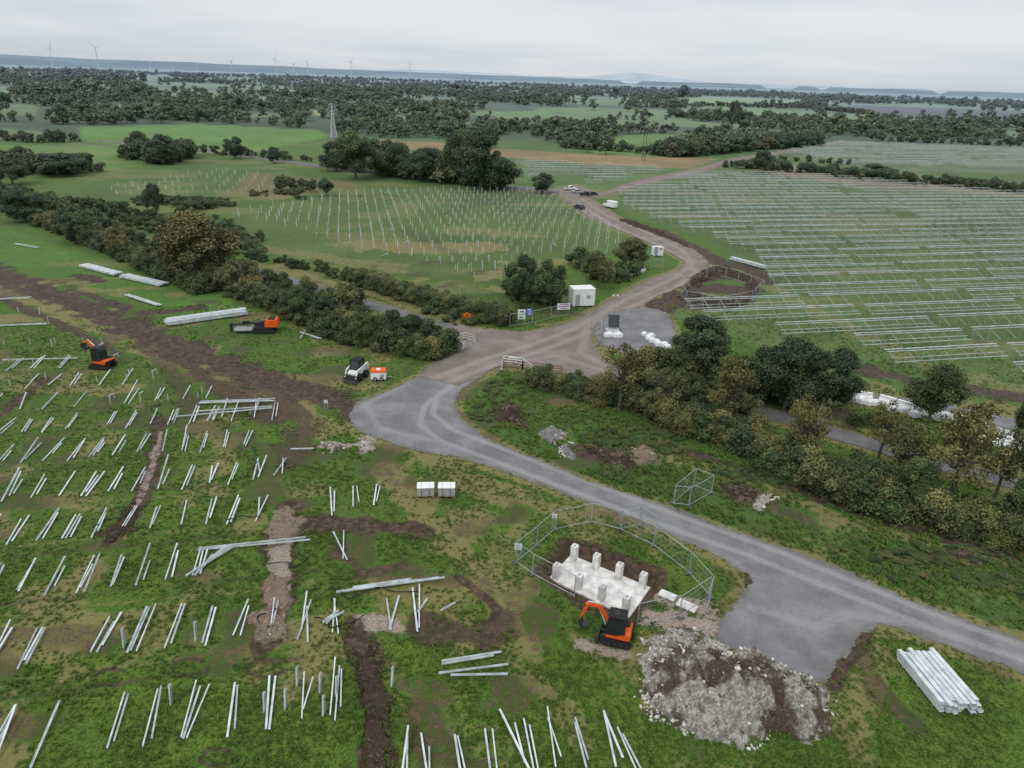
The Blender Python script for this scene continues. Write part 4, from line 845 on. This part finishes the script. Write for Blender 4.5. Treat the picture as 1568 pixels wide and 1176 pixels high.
def car(name,u,v,rz,body,kind='car',sc=1.):
    mb=MB()
    if kind=='van':
        L=5.4; pr=[(-2.7,.4),(-2.7,2.3),(-2.55,2.45),(1.1,2.45),(1.75,1.6),(2.55,1.3),(2.7,.9),(2.7,.4)]; mb.prism(pr,-.95,.95,0); mb.prism([(1.15,2.2),(1.7,1.6),(.9,1.55),(.75,2.2)],-.97,.97,2); mb.beam((1.22,0,2.36),(1.8,0,1.6),1.7,.05,2)
    elif kind=='pickup':
        L=5.2; mb.prism([(-2.6,.45),(-2.6,1.1),(-.6,1.1),(-.6,.45)],-.9,.9,0); mb.box(-1.6,0,1.12,1.7,1.5,.03,1); mb.prism([(-.7,.45),(-.75,1.15),(-.6,1.8),(.7,1.82),(1.3,1.15),(2.5,1.05),(2.6,.7),(2.6,.45)],-.9,.9,0); mb.prism([(-.55,1.2),(-.5,1.68),(.6,1.7),(1.1,1.2)],-.92,.92,2); mb.beam((.75,0,1.76),(1.3,0,1.2),1.6,.04,2)
    else:
        L=4.5; mb.prism([(-2.2,.35),(-2.25,.9),(-2.1,1.0),(-1.7,1.05),(-1.2,1.5),(.3,1.52),(1.05,1.02),(2.05,.88),(2.25,.65),(2.22,.35)],-.88,.88,0); mb.prism([(-1.55,1.05),(-1.1,1.42),(.25,1.44),(.85,1.05)],-.9,.9,2); mb.beam((.35,0,1.5),(1.05,0,1.06),1.5,.04,2); mb.beam((-1.22,0,1.5),(-1.68,0,1.1),1.5,.04,2)
    for sx in (-L*.31,L*.31):
        for sy in (-.82,.82): wheel(mb,sx,sy,.36,.22,1,3)
    for s in (-.65,.65): mb.box(L/2-.02,s,.75,.06,.3,.15,4); mb.box(-L/2,s,.8,.05,.2,.2,5)
    x,y=P(u,v); return mb.build(name,[body,BLACK,GLASS,STEELD,WHITE,RED],(x,y,.05),rz,sc,bevel=.04)
DKC=plain('dark_car_paint',(.03,.035,.05),.3,0,.1,2,.6); SILV=plain('silver_paint',(.45,.46,.47),.35,.3,.1,2,.5)
car('parked_car',887,320,math.radians(120),DKC,sc=.9); car('parked_pickup',873,291,.3,WHITE,'pickup',.8); car('parked_car',884,296,.4,SILV,sc=.85); car('parked_pickup',897,300,.2,DKC,'pickup',.85); car('parked_car',907,299,2.9,DKC,sc=.85)
car('parked_van',934,318,math.radians(130),WHITE,'van',.85)
# ---------------------------------------------------------------- poles, pylon, turbines
x,y=P(985,246); hp=hgt(985,246,186); mb=MB()
for s in (-.7,.7): mb.tube((s,0,0),(s,0,hp),.2,.14,0,8)
mb.box(0,0,hp-.5,3.4,.2,.2,0); mb.box(0,0,hp-3,1.6,.15,.15,0); mb.box(0,.3,hp-2.2,.9,.6,1.0,1)
for s in (-1.4,0,1.4): mb.tube((s,0,hp-.4),(s,0,hp),.08,.06,1)
mb.build('utility_pole',[plain('pole_wood',(.10,.08,.06)),GREY],(x,y,0),.2)
x,y=P(511,212); hp=hgt(511,212,158); mb=MB(); w=hp*.085
def leg(z): return w*(1-.78*min(1,z/(hp*.72))) if z<hp*.72 else w*.22*(1-.7*(z-hp*.72)/(hp*.28))
zs=np.linspace(0,hp,11)
for a,b in zip(zs[:-1],zs[1:]):
    A=[(sx*leg(a),sy*leg(a),a) for sx,sy in ((-1,-1),(1,-1),(1,1),(-1,1))]; B=[(sx*leg(b),sy*leg(b),b) for sx,sy in ((-1,-1),(1,-1),(1,1),(-1,1))]
    for i in range(4): j=(i+1)%4; mb.beam(A[i],B[i],.34,.34,0); mb.beam(A[i],B[j],.18,.18,0); mb.beam(A[j],B[i],.18,.18,0); mb.beam(B[i],B[j],.18,.18,0)
for z,l in ((hp*.70,hp*.13),(hp*.8,hp*.16),(hp*.9,hp*.11)):
    for s in (-1,1):
        for t in (-.3,.3): mb.beam((s*.3,t,z),(s*l,0,z+.5),.2,.2,0); mb.beam((s*.3,t,z+1.8),(s*l,0,z+.5),.16,.16,0)
        mb.tube((s*l,0,z+.5),(s*l,0,z-1.3),.12,.12,0,5)
mb.build('electricity_pylon',[plain('pylon_steel',(.46,.50,.52),.5)],(x,y,0),.5)
TW=plain('turbine_hazed_white',(.50,.55,.60),.6,0,.03)  # blue-grey instead of white: distance haze put into the paint colour
for u,hpx,ph in ((80,26,.3),(150,29,1.2),(230,10,.1),(355,15,.7),(422,22,.2),(450,13,1.),(471,19,.9),(538,22,.5),(628,20,1.4),(302,9,.2)):
    D=5200; x,y=polar(u,D); Ht=(hpx*D/FP/1.02+H)*.70; mb=MB(); mb.tube((0,0,0),(0,0,Ht),2.5,1.5,0,10); mb.box(0,0,Ht,3,8,3,0); mb.tube((0,-4,Ht),(0,-7,Ht),1.6,1,0,8)
    bl=Ht*.42
    for k in range(3):
        a=ph+k*2.094; dx,dz=math.sin(a),math.cos(a); mb.tube((0,-5.5,Ht),(dx*bl*.3,-5.5,Ht+dz*bl*.3),.9,1.3,0,5); mb.tube((dx*bl*.3,-5.5,Ht+dz*bl*.3),(dx*bl,-5.5,Ht+dz*bl),1.3,.3,0,5)
    mb.build('wind_turbine',[TW],(x,y,0),-math.atan2(x,y)+.4)
def ridge(name,D,prof,col,depth=3000):
    us=np.arange(-900,2500,12.); hs=np.interp(us,[p[0] for p in prof],[p[1] for p in prof])+1.2*(fbm(us/60,us*0+D/1000,3)-.5)*2
    hs=np.maximum(hs,0); V=[];n=len(us)
    for u,h in zip(us,hs):
        x,y=polar(u,D); z=h*D/FP+H*(h>0); x2,y2=polar(u,D-depth*.5); x3,y3=polar(u,D+depth); V+=[(x2,y2,-5),(x,y,z),(x3,y3,-10)]
    F=[]
    for i in range(n-1):
        a=3*i; F+=[(a,a+3,a+4,a+1),(a+1,a+4,a+5,a+2)]
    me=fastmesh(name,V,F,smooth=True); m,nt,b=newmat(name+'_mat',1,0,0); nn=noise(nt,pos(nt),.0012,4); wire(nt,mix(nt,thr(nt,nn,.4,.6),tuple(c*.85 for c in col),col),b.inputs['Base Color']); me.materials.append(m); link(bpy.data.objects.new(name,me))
ridge('hills',9500,[(-900,5),(0,6),(150,5),(350,4),(500,3),(650,2),(720,1),(900,.5),(2500,.5)],(.21,.28,.34))  # ridge colours carry painted distance haze, paler on the farther ridge
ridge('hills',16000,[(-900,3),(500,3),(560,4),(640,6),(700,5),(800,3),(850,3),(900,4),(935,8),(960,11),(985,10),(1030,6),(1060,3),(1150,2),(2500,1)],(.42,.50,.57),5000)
# ---------------------------------------------------------------- light
w=bpy.data.worlds.new('World'); scene.world=w; w.use_nodes=True; nt=w.node_tree; nt.nodes.clear(); out=nd(nt,'ShaderNodeOutputWorld')
sky=nd(nt,'ShaderNodeTexSky'); sky.sky_type='NISHITA'; sky.sun_disc=False; sky.sun_elevation=math.radians(50); sky.sun_rotation=math.radians(210)
b1=nd(nt,'ShaderNodeBackground'); wire(nt,sky.outputs[0],b1.inputs[0]); b1.inputs[1].default_value=.1
tc=nd(nt,'ShaderNodeTexCoord').outputs['Generated']; mp=nd(nt,'ShaderNodeMapping'); wire(nt,tc,mp.inputs[0]); mp.inputs['Scale'].default_value=(1,1,9)
cn=noise(nt,mp.outputs[0],1.6,5,.55); sx=nd(nt,'ShaderNodeSeparateXYZ'); wire(nt,tc,sx.inputs[0])
g=mix(nt,thr(nt,sx.outputs[2],.0,.12),(.57,.64,.71),(.69,.73,.77)); cl=mix(nt,mth(nt,'MULTIPLY',thr(nt,cn,.38,.68),.65),g,(.88,.89,.91)); cl=mix(nt,mth(nt,'MULTIPLY',thr(nt,cn,.50,.30),.35),cl,(.56,.60,.65))
cl=mix(nt,thr(nt,sx.outputs[2],.15,1.),cl,(1.25,1.27,1.3))
b2=nd(nt,'ShaderNodeBackground'); wire(nt,cl,b2.inputs[0]); b2.inputs[1].default_value=1.0
ms=nd(nt,'ShaderNodeMixShader'); ms.inputs[0].default_value=.9; wire(nt,b1.outputs[0],ms.inputs[1]); wire(nt,b2.outputs[0],ms.inputs[2]); wire(nt,ms.outputs[0],out.inputs[0])
sl=bpy.data.lights.new('sun','SUN'); sl.energy=1.0; sl.angle=math.radians(12); sl.color=(1,.96,.9); so=link(bpy.data.objects.new('sun',sl)); so.rotation_euler=(math.radians(40),0,math.radians(-30))
